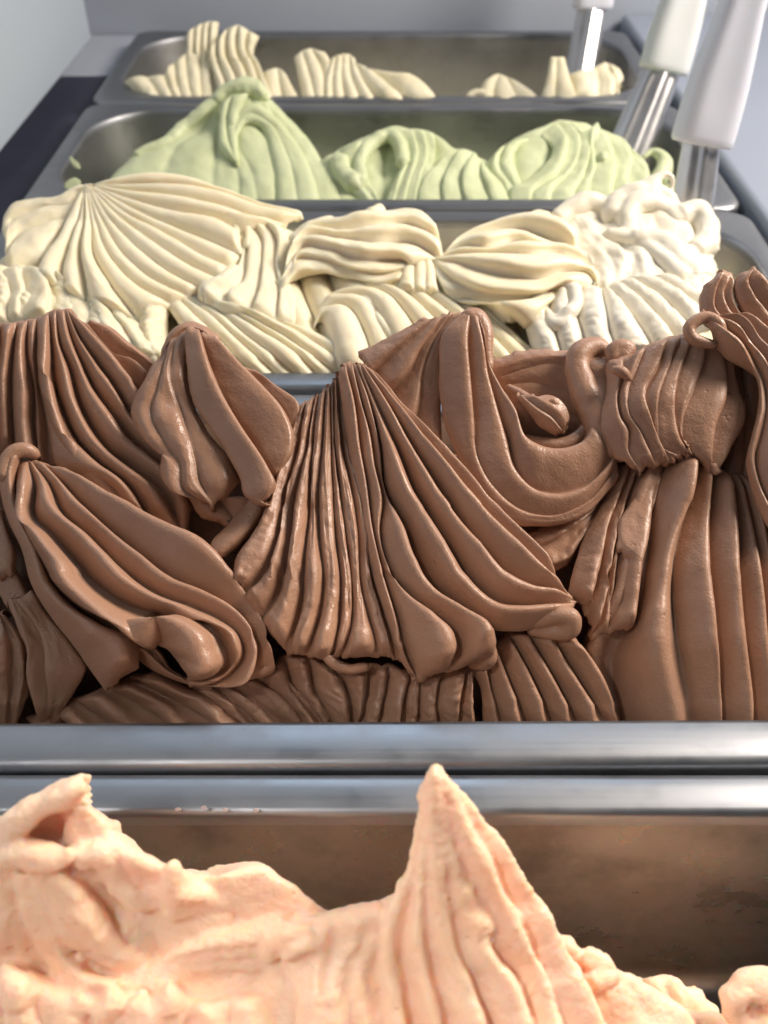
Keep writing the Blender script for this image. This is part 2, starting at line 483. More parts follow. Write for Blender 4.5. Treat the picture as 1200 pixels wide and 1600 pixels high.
def steel_mat(name, base=(0.29, 0.30, 0.32), rough=(0.32, 0.44), brush=(8, 900, 900), smudge=0.05, bump=0.03):
    m, n, l, b = nt(name)
    b.inputs['Metallic'].default_value = 1.0
    tc = n.new('ShaderNodeTexCoord')
    mp = n.new('ShaderNodeMapping'); mp.inputs['Scale'].default_value = brush
    l.new(tc.outputs['Object'], mp.inputs['Vector'])
    br = n.new('ShaderNodeTexNoise'); br.inputs['Scale'].default_value = 1.0; br.inputs['Detail'].default_value = 5
    l.new(mp.outputs['Vector'], br.inputs['Vector'])
    sm = n.new('ShaderNodeTexNoise'); sm.inputs['Scale'].default_value = 38; sm.inputs['Detail'].default_value = 6; sm.inputs['Roughness'].default_value = 0.65
    l.new(tc.outputs['Object'], sm.inputs['Vector'])
    mr = n.new('ShaderNodeMapRange'); mr.inputs['From Min'].default_value = 0.38; mr.inputs['From Max'].default_value = 0.66
    mr.inputs['To Min'].default_value = rough[0]; mr.inputs['To Max'].default_value = rough[1]
    l.new(sm.outputs['Fac'], mr.inputs['Value'])
    a = n.new('ShaderNodeMath'); a.operation = 'MULTIPLY_ADD'; a.inputs[1].default_value = 0.13
    l.new(br.outputs['Fac'], a.inputs[0]); l.new(mr.outputs['Result'], a.inputs[2]); l.new(a.outputs[0], b.inputs['Roughness'])
    mix = n.new('ShaderNodeMix'); mix.data_type = 'RGBA'
    mix.inputs['A'].default_value = (*base, 1); mix.inputs['B'].default_value = (*[c * (1 - smudge * 2.2) for c in base], 1)
    s2 = n.new('ShaderNodeMapRange'); s2.inputs['From Min'].default_value = 0.5; s2.inputs['From Max'].default_value = 0.72
    l.new(sm.outputs['Fac'], s2.inputs['Value']); l.new(s2.outputs['Result'], mix.inputs['Factor'])
    l.new(mix.outputs['Result'], b.inputs['Base Color'])
    bp = n.new('ShaderNodeBump'); bp.inputs['Strength'].default_value = bump; bp.inputs['Distance'].default_value = 0.0003
    l.new(br.outputs['Fac'], bp.inputs['Height']); l.new(bp.outputs['Normal'], b.inputs['Normal'])
    return m


M_steel = steel_mat("pan_steel")
M_basin_dim = steel_mat("dimmed_basin_steel", base=(0.25, 0.235, 0.225), rough=(0.16, 0.40), brush=(6, 260, 260), smudge=0.17, bump=0.0)  # nearest basin: dark reflections put into the steel's colour; smudges are real marks
M_basin2 = steel_mat("satin_basin", base=(0.37, 0.375, 0.38), rough=(0.26, 0.38), brush=(6, 260, 260), smudge=0.05, bump=0.0)
M_blade = steel_mat("blade_steel", base=(0.66, 0.66, 0.67), rough=(0.28, 0.38), brush=(900, 900, 20), smudge=0.05)


def plain(name, col, rough=0.5, var=0.06, scale=30, bump=0.0, **kw):
    m, n, l, b = nt(name)
    tc = n.new('ShaderNodeTexCoord')
    t = n.new('ShaderNodeTexNoise'); t.inputs['Scale'].default_value = scale; t.inputs['Detail'].default_value = 5
    l.new(tc.outputs['Object'], t.inputs['Vector'])
    mix = n.new('ShaderNodeMix'); mix.data_type = 'RGBA'
    mix.inputs['A'].default_value = (*[min(1, c * (1 + var)) for c in col], 1); mix.inputs['B'].default_value = (*[c * (1 - var) for c in col], 1)
    l.new(t.outputs['Fac'], mix.inputs['Factor']); l.new(mix.outputs['Result'], b.inputs['Base Color'])
    b.inputs['Roughness'].default_value = rough
    if bump:
        bp = n.new('ShaderNodeBump'); bp.inputs['Strength'].default_value = bump; bp.inputs['Distance'].default_value = 0.0005
        l.new(t.outputs['Fac'], bp.inputs['Height']); l.new(bp.outputs['Normal'], b.inputs['Normal'])
    for k, v in kw.items(): b.inputs[k].default_value = v
    return m


M_wall = plain("case_wall", (0.42, 0.48, 0.56), 0.35, 0.04, 12)
M_back = plain("case_back", (0.47, 0.52, 0.61), 0.4, 0.05, 10)
M_gasket = plain("dark_gasket", (0.035, 0.04, 0.07), 0.55, 0.2, 60)
M_floor = plain("case_floor", (0.03, 0.03, 0.035), 0.6, 0.2, 40)
M_ledge = plain("ledge_paint", (0.27, 0.31, 0.39), 0.35, 0.03, 20)
M_handle = plain("white_plastic", (0.72, 0.75, 0.84), 0.38, 0.02, 40, **{'Subsurface Weight': 0.15, 'Subsurface Scale': 0.003})
M_handle_g = plain("pale_green_plastic", (0.74, 0.77, 0.78), 0.38, 0.02, 40, **{'Subsurface Weight': 0.15, 'Subsurface Scale': 0.003})
M_dark = plain("black_rubber", (0.015, 0.015, 0.018), 0.5, 0.2, 80)


# ------------------------------------------------------------------ setting: the display case
def box(name, lo, hi, mat, parent=None, bevel=0.0):
    x0, y0, z0 = lo; x1, y1, z1 = hi
    v = [(x0, y0, z0), (x1, y0, z0), (x1, y1, z0), (x0, y1, z0), (x0, y0, z1), (x1, y0, z1), (x1, y1, z1), (x0, y1, z1)]
    f = [(0, 3, 2, 1), (4, 5, 6, 7), (0, 1, 5, 4), (1, 2, 6, 5), (2, 3, 7, 6), (3, 0, 4, 7)]
    o = mesh_obj(name, v, f, mat, parent, smooth=False)
    if bevel:
        b = o.modifiers.new("bevel", 'BEVEL'); b.width = bevel; b.segments = 4; b.limit_method = 'ANGLE'
        o.data.polygons.foreach_set("use_smooth", np.full(len(o.data.polygons), True))
        o.data.set_sharp_from_angle(angle=R(40))
    return o


tag(box("case_floor", (-0.40, -0.40, -0.16), (0.60, 1.00, -0.13), M_floor), kind='structure')
tag(box("wall_left", (-0.245, -0.20, 0.004), (-0.212, 0.730, 0.50), M_wall, bevel=0.002), kind='structure')
tag(box("wall_base", (-0.245, -0.20, -0.128), (-0.190, 0.700, -0.012), M_gasket), kind='structure')
tag(box("corner_panel", (-0.36, 0.704, -0.128), (-0.190, 0.803, -0.012), M_back, bevel=0.002), kind='structure')
tag(box("wall_back", (-0.40, 0.806, -0.128), (0.60, 0.83, 0.50), M_back, bevel=0.002), kind='structure')
tag(box("ledge", (0.1865, -0.20, -0.128), (0.60, 0.804, 0.003), M_ledge, bevel=0.004), kind='structure')


# ------------------------------------------------------------------ pans
def rrect(hx, hy, r, z, cx, cy, ns=14, nc=12):
    """closed ring of a rounded rectangle, constant point count"""
    r = min(r, hx, hy)
    pts = []
    corners = [(hx - r, hy - r, 0), (-hx + r, hy - r, 90), (-hx + r, -hy + r, 180), (hx - r, -hy + r, 270)]
    for k, (ox, oy, a0) in enumerate(corners):
        for i in range(nc + 1):
            a = R(a0 + 90 * i / nc); pts.append((cx + ox + r * math.cos(a), cy + oy + r * math.sin(a), z))
        nx_, ny_, na = corners[(k + 1) % 4]
        a = R(a0 + 90); p = np.array([ox + r * math.cos(a), oy + r * math.sin(a)])
        b = R(na); q = np.array([nx_ + r * math.cos(b), ny_ + r * math.sin(b)])
        for i in range(1, ns):
            t = i / ns; c = p * (1 - t) + q * t; pts.append((cx + c[0], cy + c[1], z))
    return pts


HX = 0.1855
FL = 0.0118


def make_pan(y0, y1, label, rot=0.0, dz=0.0, depth=0.075, cx=-0.002, fl=FL, rc=0.042, bmat=None):
    cy = (y0 + y1) / 2; hy = (y1 - y0) / 2
    root = tag(empty("gelato_pan", (cx, cy, dz)), label, "pan", "steel pans in a row")
    hx = HX
    rings = []
    lip = [(0.0000, -0.0095), (0.0000, -0.0030), (0.0004, -0.0015), (0.0013, -0.0006), (0.0026, -0.0001), (0.0048, 0.0)]
    for ins, z in lip: rings.append(rrect(hx - ins, hy - ins, 0.012, z, cx, cy))
    inner = [(fl - 0.0020, 0.0000), (fl - 0.0006, -0.0005), (fl, -0.0018), (fl + 0.0003, -0.0045)]
    rim_n = None
    for ins, z in inner: rings.append(rrect(hx - ins, hy - ins, rc, z, cx, cy))
    rim = np.array(rings); off = np.array([0, 0, dz])
    def loft(rings):
        n = len(rings[0]); V = np.array(rings).reshape(-1, 3) + off
        idx = np.arange(len(rings) * n).reshape(len(rings), n)
        F = np.stack([idx[:-1], np.roll(idx[:-1], -1, 1), np.roll(idx[1:], -1, 1), idx[1:]], -1).reshape(-1, 4)
        return V, F
    V, F = loft(rings)
    o = mesh_obj("rim", V, F, M_steel, root)
    wall = [rings[-1]]
    for ins, z in [(fl + 0.004, -0.03), (fl + 0.008, -depth + 0.010), (fl + 0.010, -depth + 0.004), (fl + 0.015, -depth)]:
        wall.append(rrect(hx - ins, hy - ins, rc * (0.97 if z > -0.05 else 0.9), z, cx, cy))
    V, F = loft(wall)
    n = len(wall[0]); last = (len(wall) - 1) * n + np.arange(n)
    V = np.concatenate([V, [[cx, cy, -depth + dz]]]); c = len(V) - 1
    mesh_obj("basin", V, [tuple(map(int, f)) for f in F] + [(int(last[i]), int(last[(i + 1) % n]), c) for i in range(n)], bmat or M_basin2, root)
    if rot: root.rotation_euler.z = R(rot)
    return dict(root=root, yi0=y0 + fl, yi1=y1 - fl, hxi=hx - fl, cx=cx, rc=rc)


YB = [-0.040, 0.1265, 0.291, 0.4515, 0.610, 0.771]
pan_o = make_pan(YB[0], YB[1] + 0.0006, "nearest steel pan holding the orange gelato, bare inner wall showing", bmat=M_basin_dim)
pan_c = make_pan(YB[1] + 0.0020, YB[2] - 0.001, "steel pan heaped with brown chocolate gelato", rot=0.35, fl=.0138)
pan_w = make_pan(YB[2] + 0.001, YB[3] - 0.001, "middle steel pan under the ivory cream gelato")
pan_g = make_pan(YB[3] + 0.001, YB[4] - 0.001, "steel pan of pale green gelato with its rounded left corner bare")
pan_y = make_pan(YB[4] + 0.001, YB[5], "farthest steel pan, half empty, by the back wall")

# ------------------------------------------------------------------ chocolate gelato
g = Gelato("chocolate_gelato", "brown chocolate gelato combed into deep glossy folds, second pan from the front", "gelato", (0, 0.21, 0), M_choc,
           [(400, .264), (500, .252), (600, .238), (700, .222), (800, .205), (900, .186), (1000, .170), (1100, .157), (1140, .1545), (1180, .1535)])
g.base(pan_c, sink=13, zfun=lambda X, Y: np.interp(Y, [.14, .168, .205, .232, .262, .285], [-.030, -.018, .014, .028, .004, -.012]))
Z1 = (0, 470, 3)
# upper left fan
g.fold([[(-420, 200), (-450, 420), (-440, 700)], [(-280, 150), (-310, 400), (-300, 720)], [(-150, 125), (-170, 400), (-160, 720)], [(0, 108), (-15, 300), (-20, 520), (-10, 700)],
        [(78, 105), (60, 250), (55, 450), (65, 690)], [(126, 95), (125, 250), (155, 420), (160, 600), (190, 750)],
        [(168, 88), (172, 250), (188, 420), (218, 600), (230, 780)], [(228, 62), (246, 250), (256, 400), (300, 530), (362, 665), (440, 760), (560, 860), (680, 1040)],
        [(262, 52), (282, 200), (332, 330), (372, 480), (442, 620), (522, 720), (640, 810), (760, 905), (850, 1080)],
        [(300, 52), (332, 170), (386, 300), (442, 420), (542, 560), (602, 650), (700, 735), (800, 820), (900, 960)],
        [(320, 53), (372, 170), (452, 290), (542, 420), (602, 525), (682, 625), (780, 720), (900, 830)],
        [(350, 66), (442, 160), (542, 270), (612, 370), (655, 440), (740, 560), (860, 700)]],
       Z1, d=(2, 0), arch=2, hr=.86, hmax=3.8, prof='R', env=(.10, .08))
g.fold([[(350, 85), (440, 180), (530, 270), (610, 370), (680, 460)], [(415, 112), (480, 190), (540, 247), (620, 272), (700, 340)],
        [(428, 92), (500, 122), (600, 200), (725, 300)]], Z1, d=(-5, -7), hr=.25, prof='R')
g.fold([[(200, 305), (212, 470), (238, 640), (278, 782), (380, 830), (500, 872), (577, 968)],
        [(235, 300), (282, 500), (372, 672), (472, 772), (592, 862), (662, 962), (700, 1055)]], Z1, d=(5, 5), hr=.4, prof='R', env=(.25, .1))
# left swirl
Z2 = (0, 680, 3)
g.fold([[(80, 130), (72, 250), (108, 420), (170, 560), (240, 685), (350, 800), (470, 880), (620, 945), (760, 985), (830, 1045), (900, 1110)],
        [(132, 128), (165, 240), (166, 390), (240, 465), (330, 570), (450, 700), (600, 798), (720, 828), (830, 826), (950, 880), (1045, 980), (1066, 1050), (1000, 1130), (880, 1155)],
        [(152, 128), (232, 230), (302, 380), (430, 490), (560, 620), (740, 750), (900, 808), (1020, 860), (1112, 930), (1142, 1020), (1085, 1112), (950, 1178)],
        [(205, 130), (310, 250), (420, 372), (560, 500), (700, 612), (840, 700), (980, 755), (1120, 845), (1190, 950), (1192, 1080), (1100, 1165)],
        [(285, 178), (420, 238), (560, 328), (700, 428), (850, 508), (980, 568), (1070, 650), (1120, 740), (1190, 850), (1240, 930), (1245, 1010), (1200, 1090)]],
       Z2, d=(9, 8), arch=3, hr=.9, hmax=7.5, prof='R', env=(.08, .05), M=100)
g.fold([[(25, 105), (2, 220), (40, 400), (98, 520), (148, 700), (240, 850), (330, 965), (415, 1085), (490, 1190)],
        [(105, 85), (76, 160), (76, 260), (120, 420), (180, 540), (240, 680), (340, 800), (480, 890), (640, 960), (650, 1080)]],
       Z2, d=(11, 10), hr=.76, hmax=5, prof='R', env=(.02, .05), M=90)
g.tubes([[(170, 92, 9, 1.8), (130, 70, 11, 2.3), (75, 76, 12, 2.5), (36, 116, 12, 2.5), (22, 200, 12, 2.2)]], Z2, noise=.15)
g.fold([[(-80, 330), (-70, 500), (-20, 640)], [(5, 345), (48, 480), (72, 560), (58, 645)]], Z2, d=(8, 8), hr=.3, prof='R', edge=2)
g.fold([[(-50, 620), (-20, 700), (30, 790)], [(60, 600), (110, 700), (140, 770)]], Z2, d=(4, 4), hr=.3)
g.fold([[(40, 775), (80, 880), (132, 1000), (128, 1100), (150, 1210), (200, 1360)], [(90, 780), (170, 900), (210, 1000), (220, 1100), (230, 1220), (222, 1350)],
        [(145, 735), (210, 850), (300, 960), (395, 1100), (340, 1200), (245, 1340)]], Z2, d=(8, 5), hr=.25, prof='L', rough=.8, wob=.8)
g.fold([[(-200, 850), (-160, 1100), (-120, 1420)], [(-80, 850), (-60, 1100), (-40, 1420)], [(0, 840), (45, 960), (40, 1150), (30, 1280), (30, 1420)], [(20, 845), (102, 960), (122, 1080), (100, 1240), (65, 1420)]],
       Z2, d=(5, 4), hr=.35, rough=.9, wob=1.0, scal=.6)
g.fold([[(120, 1330), (200, 1400), (260, 1450)], [(240, 1285), (320, 1355), (420, 1430)], [(340, 1240), (440, 1292), (580, 1365), (680, 1430)],
        [(480, 1185), (610, 1242), (820, 1355), (900, 1420)], [(600, 1135), (760, 1215), (910, 1290), (1040, 1355), (1140, 1420)],
        [(730, 1105), (870, 1180), (1010, 1230), (1110, 1290), (1200, 1380), (1240, 1430)]],
       Z2, d=(1, 0), hr=.86, hmax=4.5, prof='R', env=(.1, .01))
g.fold([[(600, 1010), (680, 1080), (800, 1140), (950, 1190)], [(640, 960), (720, 1020), (780, 1080), (900, 1160)], [(640, 950), (740, 1000), (800, 1090), (930, 1165)]], Z2, d=(5, 5), hr=.86, rough=.8, scal=.6)
g.fold([[(900, 1185), (1050, 1290), (1150, 1400)], [(1000, 1175), (1120, 1270), (1260, 1400)], [(1070, 1170), (1200, 1250), (1380, 1400)], [(1150, 1120), (1300, 1200), (1480, 1390)], [(1235, 1050), (1390, 1180), (1560, 1380)]], Z2, d=(3, 2), hr=.45, prof='R', rough=.9, wob=1., scal=.6)
# curl of two thick petals beside the swirl
Z3 = (200, 480, 3)
g.fold([[(350, 140), (382, 262), (432, 402), (522, 525), (592, 615), (642, 705), (692, 768)], [(410, 138), (522, 258), (642, 380), (738, 498), (772, 600), (764, 690), (705, 768)]],
       Z3, d=(8, 11), hr=.22, hmax=4.5, prof='R', env=(.05, .05), edge=2.2, M=80)
g.fold([[(555, 290), (660, 420), (740, 520), (775, 605)], [(602, 296), (692, 368), (805, 470), (800, 530), (780, 590)]], Z3, d=(3, 6), hr=.3, edge=1.8)
g.fold([[(278, 112), (284, 260), (310, 420), (400, 562), (480, 682), (540, 802), (565, 880), (610, 905)], [(335, 112), (380, 258), (450, 420), (532, 560), (612, 680), (662, 762), (692, 832), (650, 900)]],
       Z3, d=(11, 16), hr=.4, hmax=5, prof='R', env=(.05, .04), edge=2.2, M=80)
g.fold([[(160, 200), (195, 125), (275, 76), (350, 92), (410, 145)], [(172, 215), (215, 150), (280, 105), (345, 118), (400, 165)], [(195, 225), (232, 175), (282, 135), (335, 150), (385, 185)]], Z3, d=(5, 4), hr=.3, prof='S', edge=2.2, rough=.4)
g.fold([[(158, 200), (60, 370), (5, 480), (60, 600), (158, 660), (162, 800), (240, 880)], [(175, 180), (150, 360), (110, 480), (170, 620), (250, 740), (262, 850), (320, 900)],
        [(220, 150), (200, 330), (250, 480), (290, 620), (322, 740), (332, 800), (380, 900)], [(285, 125), (290, 330), (335, 500), (405, 622), (485, 722), (510, 802), (450, 890)]],
       Z3, d=(7, 10), arch=4, hr=.25, prof='S', rough=.8, edge=2.5)
g.fold([[(285, 870), (360, 965), (470, 1005)], [(400, 880), (470, 950), (500, 1000)], [(560, 890), (600, 910), (560, 960), (500, 1000)]], Z3, d=(6, 5), hr=.2, prof='S', edge=3)
g.fold([[(560, 890), (480, 1010), (390, 1110), (380, 1165)], [(692, 845), (612, 1010), (522, 1112), (432, 1178)]], Z3, d=(6, 7), hr=.35, prof='R', hmax=4)
# central fan, rough left half
Z4 = (330, 540, 2.667)
g.fold([[(365, 245), (330, 400), (280, 560), (200, 760), (100, 900), (92, 1030)], [(400, 235), (370, 420), (322, 620), (292, 800), (242, 940), (130, 1045)],
        [(432, 215), (402, 450), (352, 650), (322, 900), (272, 1060), (200, 1150)], [(448, 205), (427, 450), (410, 700), (392, 900), (380, 1080), (318, 1270)],
        [(480, 185), (466, 400), (450, 620), (452, 800), (470, 1000), (440, 1180), (400, 1290)], [(500, 170), (500, 420), (510, 650), (520, 800), (540, 1000), (530, 1180), (500, 1310)], [(512, 155), (512, 420), (540, 650), (560, 800), (585, 1000), (582, 1180), (540, 1300)],
        [(526, 140), (540, 400), (580, 600), (610, 800), (622, 1000), (660, 1150), (700, 1290)], [(534, 125), (560, 380), (612, 560), (650, 780), (662, 960), (710, 1130), (770, 1300)], [(540, 110), (582, 350), (642, 520), (682, 740), (702, 960), (742, 1130), (832, 1300)]],
       Z4, d=(4, 9), arch=4, hr=.9, hmax=3.4, prof='S', env=(.06, .05), rough=.75, scal=.45, M=130, wob=.7, sfreq=3.2, K=16)
# central fan, combed right half
Z6 = (560, 560, 2.757)
g.fold([[(-80, 60), (-55, 300), (-15, 520), (20, 740), (60, 920), (120, 1120), (190, 1320)], [(-52, 40), (-15, 200), (10, 400), (38, 560), (60, 740), (100, 920), (160, 1120), (215, 1310), (250, 1370)],
        [(-22, 38), (14, 200), (50, 330), (72, 480), (102, 620), (92, 760), (132, 920), (222, 1040), (332, 1130), (420, 1215), (390, 1340)],
        [(-6, 36), (50, 200), (92, 380), (112, 560), (200, 760), (242, 880), (332, 1010), (452, 1090), (550, 1155), (590, 1200), (585, 1270)]],
       Z6, d=(9, 13), hr=.86, hmax=5, prof='R', env=(.08, .06), M=100, edge=2)
g.fold([[(-6, 36), (50, 200), (92, 380), (112, 560), (200, 760), (242, 880), (332, 1010), (452, 1095), (560, 1160), (700, 1172), (840, 1140), (920, 1130)],
        [(10, 36), (90, 220), (170, 400), (242, 580), (332, 740), (422, 880), (502, 985), (602, 1058), (702, 1068), (800, 1062), (920, 1055)],
        [(28, 38), (130, 200), (240, 400), (340, 570), (432, 720), (542, 850), (642, 940), (742, 985), (850, 1000), (910, 1020)],
        [(48, 44), (160, 190), (300, 380), (420, 540), (522, 680), (642, 800), (742, 880), (860, 965)],
        [(66, 60), (200, 225), (332, 358), (452, 500), (562, 640), (682, 760), (835, 905)]],
       Z6, d=(9, 9), arch=2, hr=.86, hmax=5, prof='R', env=(.08, .05), M=100)
g.tubes([[(760, 1135, 9, 2.0), (860, 1105, 12, 2.6), (918, 1120, 12, 2.8), (915, 1165, 10, 2.8), (850, 1180, 8, 2.2), (740, 1170, 6, 1.6)]], Z6, noise=.12)
g.tubes([[(470, 1230, 8, 3), (530, 1250, 9, 4), (545, 1285, 8, 3.6), (490, 1300, 5, 3)]], Z6, noise=.2)
# ridges under the fan down to the rim
g.fold([[(450, 1320), (520, 1400), (540, 1580), (545, 1660)], [(540, 1305), (565, 1400), (612, 1570), (630, 1660)], [(585, 1235), (642, 1380), (712, 1560), (740, 1660)], [(642, 1185), (740, 1370), (822, 1560), (860, 1660)],
        [(722, 1180), (832, 1370), (932, 1560), (980, 1660)], [(815, 1175), (922, 1355), (1052, 1560), (1110, 1660)], [(930, 1200), (1030, 1340), (1112, 1530), (1160, 1640)]],
       Z6, d=(2, 1), hr=.86, hmax=5, prof='R', env=(.1, .01))
g.fold([[(180, 1370), (300, 1480), (400, 1600), (430, 1660)], [(300, 1300), (340, 1430), (450, 1560), (470, 1660)], [(400, 1290), (430, 1430), (500, 1560), (510, 1660)], [(520, 1340), (560, 1430), (580, 1570), (580, 1660)], [(650, 1340), (640, 1470), (612, 1570), (610, 1660)],
        [(740, 1340), (722, 1450), (692, 1570), (690, 1660)], [(830, 1360), (802, 1470), (782, 1570), (780, 1660)], [(870, 1380), (862, 1500), (852, 1570), (850, 1660)], [(960, 1340), (935, 1450), (942, 1570), (940, 1660)], [(1060, 1340), (1030, 1500), (1030, 1580), (1030, 1660)], [(1090, 1350), (1090, 1500), (1100, 1580), (1100, 1660)]],
       Z4, d=(3, 2), hr=.6, hmax=5, prof='R', rough=1.0, wob=1.6, env=(.1, .01), scal=.8)
g.tubes([[(460, 1260, 11, 1.2), (505, 1320, 11, 1.6), (570, 1348, 10, 1.6), (650, 1338, 9, 1.3)]], Z4, noise=.2)
# top centre fold and its bowl
Z5 = (540, 480, 2.727)
g.fold([[(330, 55), (220, 110), (130, 160), (55, 195)], [(372, 48), (280, 130), (180, 220), (110, 290)], [(412, 42), (330, 160), (270, 280), (185, 380)], [(445, 36), (370, 150), (320, 300), (312, 420), (290, 520)],
        [(490, 34), (425, 110), (406, 300), (402, 450), (410, 600)]], Z5, d=(0, -3), arch=2, hr=.4, hmax=4, prof='R', rough=.6)
g.fold([[(500, 34), (428, 100), (410, 250), (420, 420), (458, 560), (545, 720), (620, 850), (760, 915), (880, 915), (1010, 880), (1160, 720)],
        [(530, 34), (520, 150), (530, 300), (545, 470), (562, 640), (642, 780), (760, 872), (880, 890), (1000, 850), (1150, 695)],
        [(565, 44), (590, 180), (602, 270), (640, 420), (682, 560), (722, 700), (800, 780), (900, 800), (1000, 775), (1100, 690), (1160, 610)],
        [(592, 100), (606, 220), (660, 340), (720, 440), (760, 560), (830, 600), (900, 612), (1000, 580), (1050, 490)]],
       Z5, d=(4, 4), hr=.38, hmax=5.5, prof='R', env=(.05, .05), M=110, edge=1.6, rough=.3)
g.tubes([[(515, 38, 2, 2.6), (560, 48, 1, 3.0), (588, 100, 1, 3.0), (597, 190, 2, 2.4), (612, 260, 3, 1.6)]], Z5, noise=.15)
g.fold([[(615, 265), (720, 228), (850, 203), (985, 208)], [(650, 300), (760, 262), (860, 240), (985, 240)], [(690, 330), (800, 320), (900, 340), (990, 360)], [(730, 400), (850, 430), (950, 450), (1040, 490)], [(750, 570), (850, 580), (950, 570), (1060, 520)], [(720, 720), (850, 720), (980, 700), (1120, 640)]],
       Z5, d=(-7, -3), hr=.12, prof='S', rough=.3, edge=4)
g.tubes([[(690, 340, 0, 1.2), (740, 365, 2, 1.5), (780, 390, 4, 1.5)], [(795, 396, 6, 1.4), (797, 374, 6, .9)], [(865, 412, 6, 1.6), (888, 402, 7, 1.2), (905, 425, 6, 1.2)],
         [(760, 560, 1, 1.5), (850, 585, 2, 2.2), (940, 580, 2, 2.2), (1030, 500, 1, 1.8), (1000, 380, 0, 2), (960, 340, -2, 1.2)]], Z5, noise=.15)
g.tubes([[(1110, 185, -2, 2.5), (1060, 172, -2, 3.4), (1005, 195, -1, 4), (988, 250, 0, 4), (1010, 330, 1, 4.6), (1055, 440, 2, 5), (1110, 550, 3, 5), (1160, 620, 4, 4)]], Z5, noise=.15)
g.fold([[(732, 385), (775, 440), (830, 505), (890, 540)], [(752, 378), (815, 425), (875, 465), (925, 525)], [(790, 380), (850, 405), (905, 435), (945, 500)], [(830, 385), (890, 400), (930, 435), (950, 480)]], Z5, d=(5, 5), arch=3, hr=.35, prof='R', hmax=2.5, edge=1.6)
# strip under the bowl
Z8 = (800, 690, 3)
g.fold([[(70, 440), (200, 372), (350, 280), (450, 180), (525, 110)], [(105, 500), (230, 450), (330, 380), (420, 280), (530, 130)], [(150, 600), (260, 560), (335, 450), (425, 335), (545, 150)]], Z8, d=(-3, -4), hr=.35, rough=.9, scal=.8, edge=2)
# right upper fold
Z7 = (860, 410, 3.53)
g.fold([[(330, 555), (318, 700), (283, 830), (310, 960), (400, 1085), (455, 1125)], [(400, 535), (400, 640), (375, 750), (388, 850), (430, 930), (432, 1040), (475, 1120)],
        [(520, 468), (470, 600), (432, 700), (440, 840), (490, 920), (530, 1010), (570, 1100)], [(640, 428), (600, 560), (520, 740), (550, 850), (590, 960), (645, 1075)],
        [(722, 412), (660, 560), (590, 760), (590, 900), (612, 1010), (700, 1062)], [(782, 416), (755, 500), (695, 660), (680, 850), (705, 970), (750, 1040)],
        [(860, 435), (840, 560), (780, 700), (722, 860), (735, 1000), (800, 1068)], [(940, 465), (960, 600), (950, 760), (900, 900), (882, 1040), (885, 1140)],
        [(1000, 535), (1020, 700), (1058, 870), (1000, 1000), (950, 1100), (905, 1165)]],
       Z7, d=(7, 9), arch=5, hr=.3, hmax=2.6, prof='R', rough=.4, edge=2.4, M=90, env=(.06, .06))
g.tubes([[(345, 590, 11, 1.4), (390, 602, 12, 1.8), (440, 645, 11, 1.2)], [(345, 535, 3, 2.4), (345, 490, 3, 2.6), (385, 462, 3, 2.4), (440, 478, 3, 2), (400, 520, 4, 2)], [(895, 1120, 9, 1.6), (912, 1160, 9, 1.1), (945, 1150, 9, .7)]], Z7, noise=.2, split=True)
g.tubes([[(190, 600, -2, 4), (250, 600, -1, 4.5), (330, 610, 0, 4)], [(250, 700, -2, 6), (250, 800, 0, 6), (300, 900, 1, 6)]], Z7, noise=.2)
g.fold([[(940, 470), (1000, 700), (1020, 900), (960, 1200)], [(1040, 470), (1070, 700), (1080, 900), (1060, 1200)], [(1150, 470), (1170, 700), (1180, 900), (1180, 1200)], [(1300, 470), (1300, 700), (1300, 900), (1300, 1200)]], Z7, d=(1, 2), hr=.25, prof='S', edge=3)
# drape along the right edge and its loop
g.fold([[(885, 340), (902, 430), (962, 510), (1060, 575), (1130, 640), (1150, 800), (1110, 950), (1082, 1100), (1110, 1230), (1150, 1350), (1200, 1460)],
        [(862, 293), (960, 370), (1050, 442), (1120, 542), (1172, 640), (1190, 820), (1160, 960), (1130, 1080), (1150, 1200), (1200, 1330), (1250, 1450)],
        [(890, 288), (1030, 350), (1110, 450), (1182, 540), (1240, 700), (1260, 900), (1222, 1050), (1240, 1200), (1280, 1330), (1320, 1450)],
        [(950, 295), (1060, 338), (1150, 448), (1250, 560), (1330, 750), (1340, 1000), (1330, 1330), (1380, 1450)],
        [(1000, 300), (1100, 340), (1220, 430), (1350, 560), (1430, 750), (1440, 1000), (1430, 1450)]],
       Z7, d=(13, 15), arch=3, hr=.76, hmax=4, prof='R', rough=.6, M=110, env=(.05, .03), edge=1.8)
g.tubes([[(905, 455, 14, 1.2), (840, 440, 14, 1.7), (780, 412, 14, 1.9), (765, 365, 14, 1.9), (800, 325, 14, 1.9), (870, 302, 14, 1.8), (930, 340, 15, 1.8), (950, 400, 15, 1.6)]], Z7, noise=.1, voxel=.0004)
g.fold([[(932, 62), (882, 130), (860, 210), (868, 280), (890, 320)], [(952, 62), (912, 150), (906, 250), (960, 320)], [(992, 80), (952, 180), (982, 270), (1080, 355)], [(1012, 105), (1002, 200), (1052, 290), (1120, 340)]],
       Z7, d=(4, 6), hr=.35, prof='R', hmax=3, edge=2.5)
g.fold([[(1060, 72), (1038, 110), (1060, 200), (1100, 290), (1120, 360)], [(1118, 42), (1090, 90), (1120, 180), (1180, 260), (1230, 330)], [(1150, 48), (1200, 120), (1280, 260)]], Z7, d=(6, 7), hr=.35, prof='R', hmax=4, edge=2.4)
g.fold([[(1020, 250), (1090, 400), (1140, 560)], [(1140, 220), (1180, 400), (1220, 560)], [(1320, 140), (1320, 300), (1330, 560)], [(1460, 160), (1460, 330), (1460, 560)]], Z7, d=(-1, 0), hr=.3, prof='S', rough=.8, edge=3)
